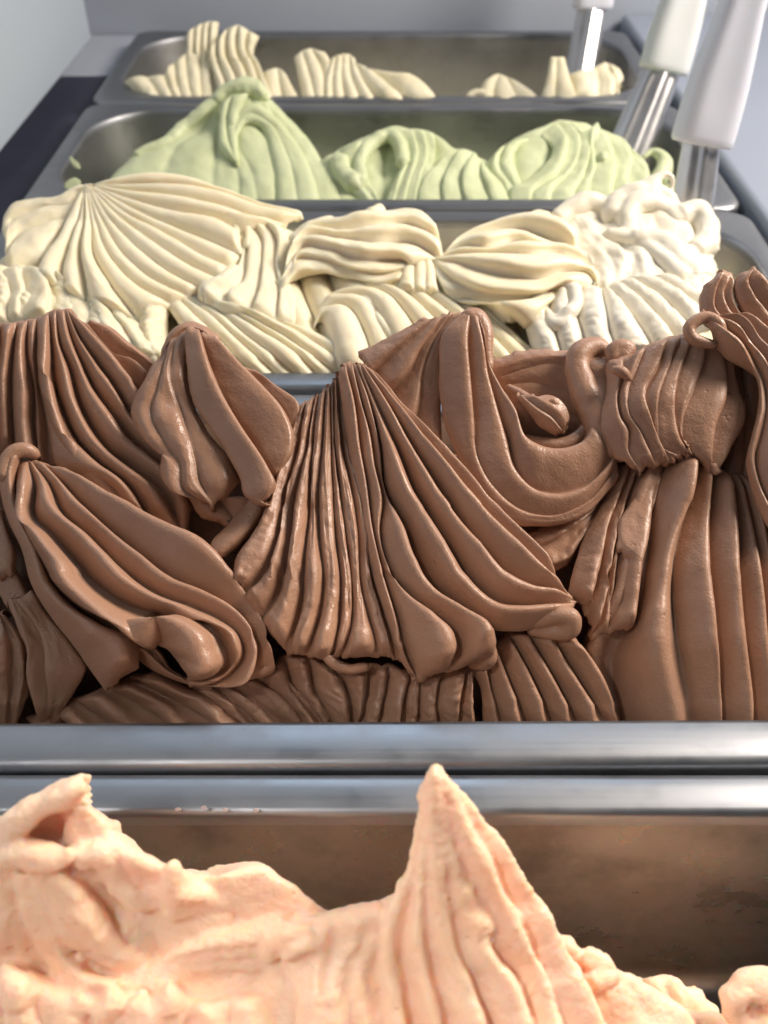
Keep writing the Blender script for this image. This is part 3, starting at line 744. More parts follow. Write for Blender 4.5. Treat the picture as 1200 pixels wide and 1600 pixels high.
# columns down the right
g.fold([[(505, 120), (430, 280), (340, 460), (290, 620), (262, 720)], [(560, 110), (500, 260), (438, 430), (398, 620), (345, 780)], [(602, 100), (530, 300), (470, 500), (430, 700), (378, 900)], [(645, 90), (562, 330), (502, 500), (472, 700), (448, 880)], [(715, 75), (662, 300), (612, 480), (592, 640), (565, 880)]],
       Z8, d=(0, 3), hr=.76, hmax=4, prof='R', rough=.8, scal=.7, wob=.5)
g.fold([[(695, 85), (600, 250), (515, 380), (500, 490)], [(718, 88), (662, 250), (632, 480), (592, 610)]], Z8, d=(4, 6), hr=.3, prof='R', rough=.6)
g.fold([[(640, 70, -4), (560, 400, -8), (440, 760, -12), (330, 930, -16), (380, 1400, -14)], [(735, 62), (662, 280), (642, 520, -2), (582, 800, -5), (470, 1000, -10), (500, 1310, -9), (510, 1400, -9)], [(852, 50), (806, 330), (768, 480), (746, 720), (762, 900), (802, 1100), (838, 1310), (850, 1400)],
        [(928, 105), (908, 350), (902, 600), (916, 850), (938, 1100), (962, 1310), (970, 1400)], [(1012, 150), (1032, 400), (1042, 700), (1068, 950), (1096, 1200), (1102, 1310), (1110, 1400)],
        [(1060, 150), (1112, 400), (1152, 700), (1182, 1000), (1202, 1310), (1210, 1400)], [(1130, 180), (1190, 500), (1242, 900), (1292, 1310), (1300, 1400)], [(1220, 200), (1290, 500), (1352, 900), (1402, 1310), (1410, 1400)], [(1330, 200), (1400, 500), (1462, 900), (1512, 1310), (1520, 1400)], [(1450, 200), (1510, 500), (1570, 900), (1622, 1310), (1630, 1400)]],
       Z8, d=(3, 3), hr=.86, hmax=5.5, prof='R', env=(.06, .01), M=90)

# the ends of the pan, beyond the picture's edges
g.fold([[(-300, 700), (-310, 900), (-300, 1190)], [(-240, 660), (-262, 880), (-250, 1190)], [(-190, 650), (-200, 880), (-190, 1190)], [(-140, 660), (-150, 880), (-140, 1190)], [(-95, 670), (-100, 880), (-90, 1190)], [(-50, 700), (-55, 880), (-45, 1190)]], (0, 0, 1), d=(-2, -1), hr=.6, hmax=5, prof='R', edge=2)
g.fold([[(1320, 700), (1340, 900), (1350, 1190)], [(1370, 680), (1395, 900), (1405, 1190)], [(1420, 680), (1450, 900), (1460, 1190)], [(1475, 700), (1505, 900), (1515, 1190)]], (0, 0, 1), d=(-2, -1), hr=.6, hmax=5, prof='R', edge=2)

# ------------------------------------------------------------------ ivory cream gelato
g = Gelato("cream_gelato", "ivory cream gelato with fanned ridges behind the chocolate", "gelato", (0, 0.37, 0), M_cream,
           [(265, .408), (300, .403), (350, .388), (400, .366), (450, .346), (500, .329), (560, .311), (600, .3045), (640, .299)])
g.base(pan_w, sink=3, zfun=lambda X, Y: np.interp(Y, [.30, .335, .375, .40, .44], [-.003, .004, .010, .004, -.022]) - .03 * np.clip((X - .115) / .03, 0, 1))
Z1 = (0, 260, 3)
g.fold([[(388, 98), (338, 200), (268, 350), (200, 450), (160, 540)], [(394, 98), (374, 230), (338, 350), (300, 480), (300, 600)], [(399, 98), (400, 260), (382, 420), (400, 530), (420, 660)], [(404, 98), (430, 280), (442, 420), (520, 560), (640, 720)],
        [(411, 99), (450, 250), (502, 400), (620, 540), (800, 650)], [(417, 101), (480, 250), (562, 390), (702, 520), (880, 612)], [(424, 102), (512, 240), (622, 360), (782, 490), (945, 580)], [(430, 102), (542, 220), (682, 330), (862, 450), (1045, 545)],
        [(438, 100), (592, 220), (762, 312), (942, 420), (1080, 480)], [(446, 97), (604, 188), (802, 280), (962, 350), (1130, 425)], [(452, 94), (622, 158), (862, 222), (1002, 262), (1140, 330)], [(456, 90), (652, 120), (902, 160), (1080, 205), (1200, 250), (1330, 270)],
        [(450, 86), (652, 80), (882, 90), (1062, 132), (1202, 182), (1400, 222)], [(440, 82), (600, 42), (762, 30), (902, 52), (1052, 112), (1202, 170), (1392, 200)]],
       Z1, d=(2, 1), arch=5, hr=.40, hmax=3.6, prof='S', env=(.10, .05), M=90, edge=2)
g.fold([[(372, 100), (250, 140), (80, 165), (20, 232), (8, 290)], [(385, 108), (340, 170), (200, 190), (70, 255), (30, 330)], [(385, 128), (340, 220), (230, 272), (80, 335), (30, 430)], [(372, 160), (320, 262), (250, 352), (180, 440), (60, 500)]],
       Z1, d=(0, -4), hr=.2, prof='S', rough=.8, edge=2.5)
g.fold([[(-260, 460), (-250, 560), (-260, 740)], [(-160, 450), (-150, 560), (-160, 740)], [(-60, 470), (-40, 560), (-60, 740)], [(60, 485), (80, 580), (60, 760)], [(150, 475), (190, 600), (170, 760)], [(230, 500), (250, 640), (240, 780)], [(320, 580), (400, 660), (380, 800)], [(430, 600), (520, 740), (560, 880)], [(640, 690), (640, 800), (700, 940)], [(800, 640), (780, 760), (780, 900)]],
       Z1, d=(-2, 0), hr=.4, prof='S', rough=1.6, scal=1.6, wob=2.0)
g.fold([[(420, 425), (430, 480), (465, 545)], [(455, 415), (478, 470), (510, 545)], [(500, 400), (520, 455), (560, 530)], [(560, 395), (580, 440), (630, 500)], [(640, 400), (650, 440), (680, 480)]], (0, 0, 1), d=(-7, -6), hr=.4, prof='S', rough=.6, edge=3)
g.fold([[(0, 500), (20, 600), (10, 720)], [(90, 480), (120, 560), (100, 720)], [(180, 490), (240, 580), (230, 720)], [(260, 540), (330, 640), (330, 760)]], Z1, d=(1, 3), arch=3, hr=.4, prof='R', rough=1.0, wob=1.2, edge=2.5)
g.fold([[(320, 600), (330, 680), (380, 800)], [(420, 610), (450, 700), (520, 830)], [(520, 700), (600, 790), (660, 880)], [(640, 680), (700, 760), (760, 880)]], Z1, d=(1, 3), arch=3, hr=.3, prof='L', rough=1.0, wob=1.2, edge=2.5)
Z2 = (300, 310, 3)
g.fold([[(216, 112), (236, 200), (216, 320), (130, 392), (55, 425), (55, 490)], [(228, 100), (262, 190), (258, 300), (240, 400), (170, 470), (180, 520)], [(260, 98), (330, 190), (332, 300), (320, 420), (280, 540)], [(340, 118), (400, 200), (392, 320), (410, 420), (400, 560)], [(485, 160), (465, 260), (432, 340), (472, 440), (470, 560)]],
       Z2, d=(3, 4), hr=.35, prof='L', hmax=4, rough=.5, edge=2)
g.tubes([[(225, 260, 4, 1.4), (210, 200, 4, 1.6), (212, 130, 5, 2), (240, 102, 5, 2), (262, 150, 5, 1.8), (262, 230, 5, 1.6)], [(200, 330, 4, 2.5), (130, 395, 5, 3), (70, 425, 5, 3.4), (65, 470, 4, 3)]], Z2, noise=.15)
g.fold([[(424, 425), (470, 375), (600, 350), (740, 370), (860, 402), (980, 400)], [(428, 370), (480, 292), (620, 290), (760, 332), (900, 350), (1020, 330)], [(440, 330), (522, 232), (662, 250), (802, 290), (922, 290), (1040, 290)], [(458, 280), (542, 182), (702, 190), (852, 205), (1002, 210), (1170, 290)], [(480, 205), (562, 140), (702, 150), (852, 140), (1002, 130), (1160, 210)], [(500, 165), (602, 118), (762, 90), (902, 58), (1080, 58), (1135, 155)]],
       Z2, d=(6, 4), arch=10, hr=.42, prof='L', hmax=4.5, rough=.7, edge=3)
g.tubes([[(800, 110, 3, 4), (870, 70, 2, 4), (880, 38, 2, 2)], [(480, 200, 4, 3), (560, 150, 5, 4), (660, 120, 4, 4)]], Z2, noise=.3)
Z3 = (600, 320, 3.333)
g.fold([[(172, 208), (130, 260), (90, 340), (75, 430)], [(180, 202), (163, 280), (158, 440)], [(187, 202), (210, 290), (216, 445)], [(196, 208), (252, 300), (285, 450)]], Z3, d=(5, 7), arch=3, hr=.3, prof='S', env=(.15, .05))
g.fold([[(250, 300), (300, 405), (420, 478), (560, 548), (650, 600), (710, 575)], [(262, 292), (360, 392), (480, 452), (640, 470), (740, 475), (880, 445), (1000, 460)], [(265, 285), (380, 302), (502, 342), (642, 376), (802, 385), (962, 348), (1062, 362), (1115, 430)], [(300, 270), (420, 256), (562, 250), (762, 255), (902, 252), (1002, 302), (1085, 375)],
        [(330, 250), (430, 222), (522, 232), (682, 192), (762, 210), (882, 232), (985, 280)], [(328, 236), (420, 180), (562, 142), (702, 140), (852, 190), (942, 230), (990, 268)], [(340, 220), (460, 170), (602, 100), (722, 74), (862, 70), (992, 140), (1015, 195)]],
       Z3, d=(6, 5), arch=12, hr=.42, prof='L', hmax=6, rough=.35, edge=3)
g.tubes([[(700, 480, 4, 4), (690, 540, 5, 4), (660, 590, 5, 3)], [(760, 90, 2, 4), (800, 55, 2, 2.5), (850, 70, 2, 3)]], Z3, noise=.3, split=True)
g.fold([[(-120, 480), (-60, 580), (30, 680), (170, 830), (240, 880)], [(-70, 465), (50, 580), (130, 660), (250, 790), (330, 850)], [(-45, 452), (110, 565), (210, 660), (322, 760), (420, 850)], [(-20, 448), (150, 552), (262, 650), (382, 742), (510, 850)], [(0, 455), (220, 560), (352, 640), (502, 742), (605, 850)], [(40, 470), (280, 570), (432, 650), (582, 752), (710, 850)], [(180, 520), (340, 560), (502, 632), (642, 722), (760, 800)], [(270, 530), (450, 580), (602, 640), (702, 690), (770, 735)]],
       Z2, d=(2, 1), hr=.40, hmax=4, prof='S', env=(.12, .01), rough=.4)
g.fold([[(490, 510), (500, 500), (515, 540), (525, 580)], [(502, 478), (545, 482), (570, 522), (585, 580)], [(518, 458), (575, 470), (600, 512), (625, 580)], [(545, 448), (600, 458), (640, 500), (680, 580)], [(570, 445), (620, 452), (670, 490), (742, 580)], [(592, 444), (640, 448), (702, 490), (790, 580)], [(620, 444), (665, 447), (740, 500), (822, 580)], [(650, 445), (702, 455), (772, 505), (840, 565)], [(690, 452), (742, 470), (792, 510), (842, 555)]],
       (0, 0, 1), d=(0, 1), arch=3, hr=.40, hmax=4, prof='S', env=(.2, .01), rough=.4)
g.tubes([[(860, 535, 3, 1.2), (880, 570, 4, 1.8), (920, 630, 4, 2.0), (960, 690, 3, 1.8)]], Z2, noise=.1)
Z4 = (820, 250, 3.333)
g.fold([[(5, 715), (0, 800), (20, 900), (80, 1040)], [(150, 658), (130, 800), (160, 900), (200, 1040)], [(280, 655), (270, 800), (300, 900), (330, 1040)], [(400, 672), (420, 780), (440, 900), (480, 1020)], [(430, 662), (522, 760), (602, 880), (660, 1000)], [(470, 638), (602, 730), (702, 830), (800, 960)], [(522, 622), (682, 700), (782, 790), (880, 900)], [(622, 622), (782, 690), (882, 760), (980, 850)], [(742, 638), (862, 680), (1000, 740)]],
       Z4, d=(5, 6), arch=6, hr=.42, hmax=3, prof='S', rough=.8, scal=.6, edge=3, mat=M_white)
g.tubes([[(160, 665, 8, 3), (250, 680, 12, 3.5), (270, 740, 13, 3), (230, 800, 13, 3), (170, 830, 11, 2.5), (120, 825, 10, 2)], [(110, 790, 9, 2), (160, 860, 11, 2.6), (230, 840, 12, 2.6)]], Z4, noise=.3, mat=M_white)
# whipped blob by the spatula
g.fold([[(170, 310), (230, 420), (330, 540), (380, 690)], [(250, 250), (330, 380), (450, 520), (480, 690)], [(360, 218), (420, 340), (562, 500), (622, 680)], [(480, 250), (562, 380), (702, 530), (800, 680)], [(600, 200), (682, 340), (802, 490), (860, 690)], [(780, 215), (862, 330), (932, 480), (960, 680)], [(890, 280), (950, 400), (985, 560), (975, 680)]],
       Z4, d=(-1, 5), arch=5, hr=.06, prof='S', rough=1.5, edge=3, mat=M_white)
g.tubes([[(545, 390, 5, 4.2), (535, 300, 5, 5.1), (575, 240, 5, 5.1), (650, 222, 4, 5.1), (740, 262, 3, 4.2), (800, 330, 3, 4.2)],
         [(170, 315, 0, 4.2), (250, 250, -1, 5.1), (350, 222, -1, 5.1), (430, 255, -1, 4.2)],
         [(575, 160, 1, 3.4), (640, 140, 1, 3.8), (690, 95, 1, 2.5), (735, 72, 1, 1.7), (768, 95, 1, 1.4), (765, 150, 1, 1.1), (755, 185, 1, 1)], [(640, 140, 1, 4.2), (680, 180, 1, 5.1), (760, 220, 1, 5.1)],
         [(440, 295, 2, 5.1), (500, 205, 1, 5.1), (570, 190, 1, 6), (660, 210, 1, 6)],
         [(430, 395, 4, 3.4), (520, 405, 5, 3.8), (640, 462, 6, 3.8), (740, 535, 6, 4.2), (815, 620, 6, 4.2)],
         [(800, 300, 2, 6), (880, 280, 1, 6), (940, 350, 1, 6), (940, 430, 1, 6), (880, 480, 3, 5.1)],
         [(560, 420, 5, 5.1), (660, 430, 5, 6), (760, 470, 5, 6), (830, 560, 5, 5.1), (900, 620, 3, 6)],
         [(940, 470, 1, 3.8), (985, 462, 1, 2.1), (1016, 462, 1, 0.68)], [(920, 590, 2, 4.2), (970, 575, 2, 2.5), (1006, 568, 2, 0.68)], [(820, 480, 5, 4.2), (880, 540, 4, 4.2), (930, 620, 3, 5.1)]],
        Z4, noise=.3, mat=M_white, smooth=20, nfreq=110)

# ------------------------------------------------------------------ pale green gelato
g = Gelato("green_gelato", "pale green gelato in smooth mounds, second pan from the back", "gelato", (0, 0.53, 0), M_green,
           [(130, .552), (200, .538), (250, .516), (318, .484), (340, .476)], rough=.35)
g.base(pan_g, sink=14, zfun=lambda X, Y: np.interp(Y, [.46, .50, .55, .60], [.0, -.002, -.014, -.028]) - 0.030 * np.clip((-X - .11) / .03, 0, 1))
Z5 = (150, 120, 2.667)
g.fold([[(498, 80), (400, 180), (170, 320), (70, 420), (30, 560)], [(508, 90), (440, 220), (330, 300), (290, 400), (280, 600)], [(520, 95), (510, 250), (500, 330), (490, 400), (480, 600)], [(560, 58), (530, 200), (530, 300), (570, 352), (600, 600)], [(615, 42), (590, 180), (590, 280), (650, 400), (680, 600)], [(662, 48), (650, 150), (680, 200), (740, 350), (760, 600)],
        [(692, 70), (762, 200), (832, 300), (852, 420), (862, 600)], [(720, 92), (852, 240), (942, 350), (1002, 420), (1012, 600)], [(738, 104), (872, 245), (952, 362), (1082, 430), (1180, 560)]],
       Z5, d=(0, 2), arch=8, hr=.1, hmax=2, prof='S', rough=.6, edge=3)
g.fold([[(520, 110), (512, 200), (518, 290), (575, 348)], [(565, 80), (545, 200), (558, 285), (580, 345)], [(625, 70), (592, 180), (586, 260), (588, 340)]], Z5, d=(11, 14), hr=.35, prof='S', hmax=3, edge=2)
g.fold([[(588, 330), (592, 240), (640, 186), (690, 202), (740, 332), (768, 580)], [(570, 270), (580, 200), (642, 150), (720, 190), (800, 332), (850, 590)], [(562, 230), (575, 170), (645, 115), (745, 180), (860, 330), (940, 590)]], Z5, d=(12, 10), hr=.14, prof='S', hmax=3, edge=2.5)
g.tubes([[(500, 95, 4, 3), (540, 60, 3, 4), (600, 42, 3, 5), (660, 50, 3, 5), (700, 85, 3, 4)], [(170, 325, 2, 3), (300, 270, 3, 4), (380, 200, 3, 4), (440, 150, 3, 4), (500, 95, 3, 3)]], Z5, noise=.35)
Z6 = (480, 170, 2)
g.fold([[(40, 168), (40, 230), (60, 330)], [(150, 106), (140, 200), (160, 330)], [(265, 58), (240, 180), (250, 330)], [(392, 78), (400, 200), (400, 330)], [(470, 130), (500, 200), (500, 330)], [(560, 165), (580, 230), (640, 330)]], Z6, d=(0, 0), hr=.1, prof='S', rough=.8, edge=3)
g.fold([[(45, 165), (60, 200), (140, 250), (210, 310)], [(100, 130), (110, 190), (170, 240), (225, 310)], [(215, 85), (168, 160), (195, 240), (245, 310)]], Z6, d=(6, 8), hr=.2, prof='S', rough=.9, edge=2.5, wob=1.)
g.fold([[(278, 92), (305, 150), (272, 220), (238, 320)], [(298, 72), (322, 140), (292, 220), (265, 320)], [(330, 62), (346, 140), (322, 220), (300, 320)], [(362, 66), (376, 140), (352, 220), (340, 320)], [(394, 76), (398, 130), (382, 230), (385, 320)]], Z6, d=(8, 12), arch=3, hr=.27, prof='R', hmax=2.4, rough=.6)
g.fold([[(440, 138), (390, 190), (350, 262), (340, 320)], [(480, 125), (432, 200), (420, 252), (430, 320)], [(522, 138), (482, 210), (482, 252), (502, 320)], [(542, 160), (542, 210), (562, 252), (580, 320)], [(560, 180), (592, 210), (622, 262), (650, 315)]], Z6, d=(8, 13), arch=3, hr=.25, prof='L', hmax=3, rough=.7)
g.tubes([[(170, 230, 10, 4), (165, 170, 10, 3.5), (205, 105, 8, 4), (265, 85, 8, 4), (290, 120, 10, 4), (300, 170, 11, 4)], [(100, 160, 8, 5), (110, 200, 9, 5), (150, 235, 9, 6)]], Z6, noise=.3)
g.fold([[(555, 175), (560, 240), (580, 330)], [(640, 100), (650, 200), (660, 330)], [(790, 46), (790, 180), (790, 330)], [(905, 60), (900, 200), (900, 330)], [(985, 95), (1000, 200), (1010, 330)], [(1050, 165), (1080, 230), (1110, 330)]], Z6, d=(0, 1), hr=.1, prof='S', rough=.8, edge=3)
g.fold([[(555, 172), (570, 200), (622, 250), (640, 310)], [(620, 112), (600, 170), (642, 240), (690, 310)], [(690, 90), (640, 150), (660, 220), (720, 300)]], Z6, d=(6, 10), hr=.2, prof='S', rough=.8, edge=2.5)
g.fold([[(735, 80), (768, 110), (732, 190), (640, 252), (650, 320)], [(782, 46), (812, 100), (782, 200), (702, 262), (700, 320)], [(822, 44), (852, 90), (832, 180), (762, 262), (760, 320)], [(862, 78), (882, 130), (862, 210), (832, 262), (830, 320)], [(904, 50), (892, 120), (902, 162), (882, 240), (890, 320)], [(932, 76), (952, 130), (962, 200), (952, 252), (962, 320)], [(982, 96), (1012, 150), (1002, 220), (1022, 320)], [(1040, 160), (1062, 200), (1072, 240), (1095, 320)]],
       Z6, d=(8, 13), arch=3, hr=.20, prof='R', hmax=2.2, rough=.7)
g.tubes([[(1050, 152, 8, 1.2), (1078, 134, 9, 2), (1105, 146, 9, 3.4), (1118, 185, 9, 4.5), (1095, 220, 9, 5)], [(890, 90, 8, 3.5), (903, 60, 8, 2), (906, 45, 8, 1)], [(925, 165, 13, 3.5), (925, 145, 14, 3)]], Z6, noise=.25)

# ------------------------------------------------------------------ vanilla gelato in the farthest pan
g = Gelato("vanilla_gelato", "pale yellow gelato remnants with combed peaks in the farthest pan", "gelato", (0, 0.69, 0), M_yellow,
           [(35, .672), (100, .655), (155, .627), (175, .620)], rough=.4)
g.base(pan_y, sink=14, zfun=lambda X, Y: np.interp(Y, [.62, .65, .69, .76], [-.004, -.006, -.016, -.038]) - 0.012 * np.clip((X + .02) / .05, 0, 1))
Z7 = (180, 20, 3)
g.fold([[(45, 318), (100, 372), (200, 440)], [(150, 300), (180, 342), (240, 440)], [(230, 288), (250, 342), (290, 440)], [(280, 230), (290, 322), (330, 440)], [(330, 190), (340, 300), (370, 440)], [(400, 180), (400, 300), (410, 440)], [(460, 170), (455, 290), (470, 440)]], Z7, d=(0, 2), arch=3, hr=.35, prof='S', rough=.8)
g.fold([[(338, 92), (334, 190), (330, 280)], [(375, 66), (370, 190), (370, 280)], [(410, 50), (405, 180), (405, 280)], [(442, 41), (440, 180), (440, 280)], [(482, 42), (475, 160), (470, 270)]], Z7, d=(0, -2), hr=.76, prof='S', hmax=4)
g.fold([[(458, 170), (455, 262), (480, 342), (490, 440)], [(490, 118), (490, 240), (522, 332), (540, 440)], [(530, 74), (526, 200), (572, 312), (600, 440)], [(575, 60), (572, 180), (622, 302), (650, 440)], [(622, 84), (612, 180), (662, 292), (700, 440)], [(672, 112), (648, 190), (684, 280), (755, 440)]], Z7, d=(4, 5), arch=3, hr=.76, prof='S', hmax=4)
g.fold([[(690, 280), (700, 342), (730, 440)], [(762, 260), (772, 332), (792, 440)], [(802, 290), (832, 352), (885, 440)]], Z7, d=(0, 3), hr=.3, prof='S')
Z8 = (440, 20, 2.143)
g.fold([[(45, 150), (55, 200), (80, 315)], [(70, 128), (92, 200), (120, 315)], [(100, 120), (132, 180), (150, 315)], [(145, 132), (168, 170), (175, 315)]], Z8, d=(2, 4), hr=.35, prof='S')
g.fold([[(168, 152), (150, 220), (140, 315)], [(185, 145), (172, 220), (175, 315)], [(205, 140), (202, 210), (218, 315)], [(226, 140), (232, 200), (274, 315)], [(240, 150), (272, 220), (334, 315)], [(243, 172), (332, 220), (434, 315)], [(246, 180), (352, 204), (452, 220), (530, 295)]], Z8, d=(6, 6), hr=.4, prof='S', hmax=4)
g.fold([[(713, 208), (680, 230), (668, 265), (676, 315)], [(730, 208), (716, 240), (710, 315)], [(750, 214), (772, 250), (800, 315)], [(772, 225), (822, 255), (875, 300)]], Z8, d=(3, 5), hr=.3, prof='S', edge=2)
g.fold([[(904, 152), (890, 220), (860, 315)], [(922, 152), (920, 220), (915, 315)], [(945, 150), (962, 210), (1000, 315)]], Z8, d=(5, 6), hr=.3, prof='S', edge=1.6)
g.fold([[(970, 205), (975, 250), (980, 315)], [(1050, 185), (1060, 230), (1060, 315)], [(1085, 170), (1110, 220), (1120, 310)], [(1130, 190), (1140, 220), (1120, 260)]], Z8, d=(0, 2), hr=.2, prof='S', rough=1.2, edge=2)
g.tubes([[(625, 280, 4, 2.5), (650, 270, 5, 3), (690, 278, 5, 3)]], Z8)

# ------------------------------------------------------------------ orange gelato in the nearest pan
g = Gelato("orange_gelato", "pale orange sorbet rising to a jagged spike in the nearest pan", "gelato", (0, 0.05, 0), M_orange,
           [(1210, .094), (1300, .091), (1400, .086), (1500, .079), (1600, .070), (1700, .060)], rough=.5, grain=.3)
g.base(pan_o, sink=6, zfun=lambda X, Y: np.interp(Y, [-.03, .03, .07, .09, .115], [.0, -.004, -.030, -.085, -.085]) - .035 * np.clip((X - .02) / .04, 0, 1), rough=3, z_floor=-.09)
ZA, ZB, ZC = (0, 1200, 3), (380, 1200, 3), (700, 1200, 2.4)
SK = 26.0
# left mound: a broad wave with a torn crest and a hollow under it
g.pool = []
g.fold([[(-260, 340), (-240, 500), (-220, 800), (-200, 1100)], [(-80, 300), (-70, 500), (-50, 800), (-40, 1080)], [(8, 290), (5, 420), (-5, 520), (10, 700), (20, 1000)], [(60, 240), (70, 390, -5), (90, 540), (130, 700), (180, 900), (300, 1080)],
        [(160, 190), (180, 330, -9), (190, 430, -3), (220, 620, -3), (270, 780, -5), (330, 900, -2), (450, 1000)], [(270, 130), (290, 340, -7), (280, 480, 2), (320, 600, 2), (420, 780, 1), (560, 990)],
        [(345, 90), (370, 250), (380, 420), (440, 620, -2), (560, 800), (700, 990)], [(398, 84), (410, 200), (470, 380), (570, 560, -5), (680, 700, -4), (820, 960)],
        [(430, 190), (520, 310), (640, 440, 3), (740, 600), (900, 780), (1020, 930)], [(530, 262), (660, 395), (790, 475, 2), (900, 590), (1050, 660), (1250, 900)], [(590, 330), (720, 445), (850, 488), (1000, 490), (1180, 496), (1330, 575), (1460, 690), (1600, 800)]],
       ZA, d=(0, 6), arch=5, hr=.06, hmax=2, prof='S', rough=.5, edge=1.5, M=100, K=9, wob=.3, skirt=SK)
g.fold([[(95, 530), (100, 620), (148, 800), (230, 960), (330, 1060)], [(190, 540), (262, 680), (302, 850), (420, 960), (580, 1000)]], ZA, d=(9, 12), hr=.3, prof='R', rough=.6, skirt=SK, K=16)
g.fold([[(-60, 500), (-40, 700), (0, 900), (60, 1060)], [(90, 540), (120, 700), (170, 880), (260, 1040)]], ZA, d=(6, 8), hr=.2, prof='S', rough=.8, skirt=SK, K=14)
g.fold([[(170, 500), (290, 490), (390, 560), (480, 640)], [(215, 600), (330, 640), (450, 730), (560, 790)], [(265, 720), (380, 780), (500, 850), (640, 870)], [(300, 830), (400, 890), (520, 930), (680, 950)]], ZA, d=(12, 8), arch=4, hr=.05, prof='S', rough=.6, edge=2, skirt=SK)
g.tubes([[(400, 74, 2, .5), (385, 95, 2, 1.2), (350, 105, 2, 1.7), (300, 132, 2, 2.0), (220, 165, 2, 2.4), (150, 212, 3, 2.6), (60, 268, 4, 2.6), (20, 330, 5, 2.6), (15, 400, 6, 2.6)], [(30, 410, 7, 2.6), (100, 400, 8, 3), (180, 420, 9, 3), (260, 430, 10, 2.4), (305, 415, 10, 1.4), (328, 382, 10, .5)],
         [(818, 462, 8, 1.5), (815, 500, 8, 2.2), (825, 560, 7, 3.4), (860, 640, 5, 4)], [(380, 400, 6, 3), (470, 400, 6, 2.6), (560, 500, 5, 3), (680, 585, 5, 3), (790, 560, 6, 3)], [(850, 560, 6, 3), (950, 585, 5, 2.4), (1050, 615, 4, 2), (1110, 560, 3, 1.4)]], ZA, noise=.5, nfreq=200)
g.fold([[(420, 1090), (700, 1090), (950, 1080), (1280, 1060)], [(520, 1010), (780, 1005), (960, 965), (1280, 940)], [(600, 980), (820, 940), (980, 895), (1280, 870)], [(660, 950), (880, 870), (1060, 830), (1280, 810)], [(760, 880), (960, 790), (1110, 755), (1290, 725)]], ZA, d=(9, 9), arch=2, hr=.3, hmax=2.2, prof='L', rough=.4, skirt=SK, K=10)
g.fold([[(-260, 980), (-250, 1300)], [(-60, 970), (-60, 1300)], [(40, 935), (30, 1060), (50, 1300)], [(145, 955), (175, 1060), (260, 1300)], [(380, 1055), (420, 1150), (430, 1300)], [(520, 1040), (530, 1140), (520, 1300)], [(665, 1050), (680, 1100), (650, 1300)], [(790, 1010), (800, 1090), (780, 1300)], [(900, 1095), (920, 1180), (930, 1300)], [(1090, 1075), (1100, 1180), (1100, 1300)], [(1250, 1060), (1260, 1180), (1280, 1300)]],
       ZA, d=(12, 15), hr=.3, hmax=3.5, prof='S', rough=1.6, wob=1.2, scal=1.2, edge=1.5, skirt=SK, K=9)
g.tubes([[(30, 945, 15, 2), (40, 1010, 17, 3.2), (100, 1080, 16, 3.2)], [(140, 970, 14, 1.2), (150, 1040, 15, 2.6)], [(512, 1035, 15, .6), (530, 1090, 15, 2), (500, 1150, 14, 2.6)], [(672, 1045, 15, .6), (655, 1110, 15, 2.2), (690, 1160, 14, 2.6)], [(792, 1008, 15, .5), (795, 1080, 15, 1.8), (740, 1120, 14, 2.4)], [(350, 1055, 14, .8), (390, 1110, 15, 2.4)]], ZA, noise=.8, nfreq=260)
# spike with its grooves, the shoulder on its left and the slope to its right
g.fold([[(866, 56), (858, 200), (828, 380), (780, 490), (735, 560), (690, 690), (630, 900), (610, 1340)], [(874, 42), (866, 300), (838, 500), (790, 650), (750, 850), (780, 1050), (810, 1340)], [(884, 34), (886, 300), (858, 600), (862, 800), (902, 950), (990, 1340)], [(904, 28), (920, 350), (962, 550), (1002, 800), (1082, 980), (1190, 1340)],
        [(926, 34), (972, 350), (1062, 600), (1122, 760), (1252, 950), (1400, 1340)], [(946, 50), (1040, 250), (1140, 420), (1212, 600), (1322, 820), (1540, 1340)], [(960, 74), (1052, 180), (1132, 300), (1202, 400), (1272, 560), (1392, 740), (1740, 1340)]],
       ZB, d=(2, 10), arch=8, hr=.62, hmax=5, prof='R', rough=.7, edge=1.0, M=110, wob=.6, env=(.25, .02), skirt=20, K=11)
g.tubes([[(908, 34, 1, 1.6), (908, 100, 2, 2.6), (925, 240, 3, 3.6), (960, 420, 5, 4)], [(985, 570, 12, 1.4), (1020, 560, 13, 2), (1050, 620, 13, 2.8), (1110, 760, 15, 3)], [(1292, 650, 9, .7), (1275, 690, 10, 2), (1240, 700, 11, 2.6)], [(1190, 800, 12, 1.2), (1270, 830, 12, 2)], [(1240, 545, 8, 1.6), (1265, 560, 8, 1.4), (1262, 620, 8, 2)],
         [(745, 545, 4, 1.4), (760, 600, 6, 2.2), (740, 680, 7, 2.6)], [(1120, 300, 4, 1.2), (1150, 350, 5, 1.8), (1190, 420, 6, 2)]], ZB, noise=.5, nfreq=240)
g.fold([[(90, 900), (80, 1060), (60, 1340)], [(165, 790), (200, 900), (240, 1050), (240, 1340)], [(260, 740), (330, 850), (322, 1000), (332, 1340)], [(450, 700), (430, 800), (390, 950), (402, 1340)], [(525, 690), (560, 800), (502, 950), (502, 1340)], [(640, 685), (650, 760), (602, 900), (602, 1340)], [(720, 640), (690, 800), (662, 1000), (720, 1340)]],
       ZB, d=(7, 12), arch=5, hr=.24, hmax=2.4, prof='S', rough=.9, edge=2, scal=.8, wob=.8, skirt=SK, K=10)
g.tubes([[(110, 880, 10, 1.6), (165, 812, 11, 2.2), (250, 772, 11, 2.2), (340, 800, 11, 2)], [(210, 865, 12, 2), (280, 832, 13, 2.4), (348, 852, 13, .6)], [(430, 765, 9, 2), (520, 712, 8, 2.4), (640, 692, 8, 2.2)]], ZB, noise=.6, nfreq=240)
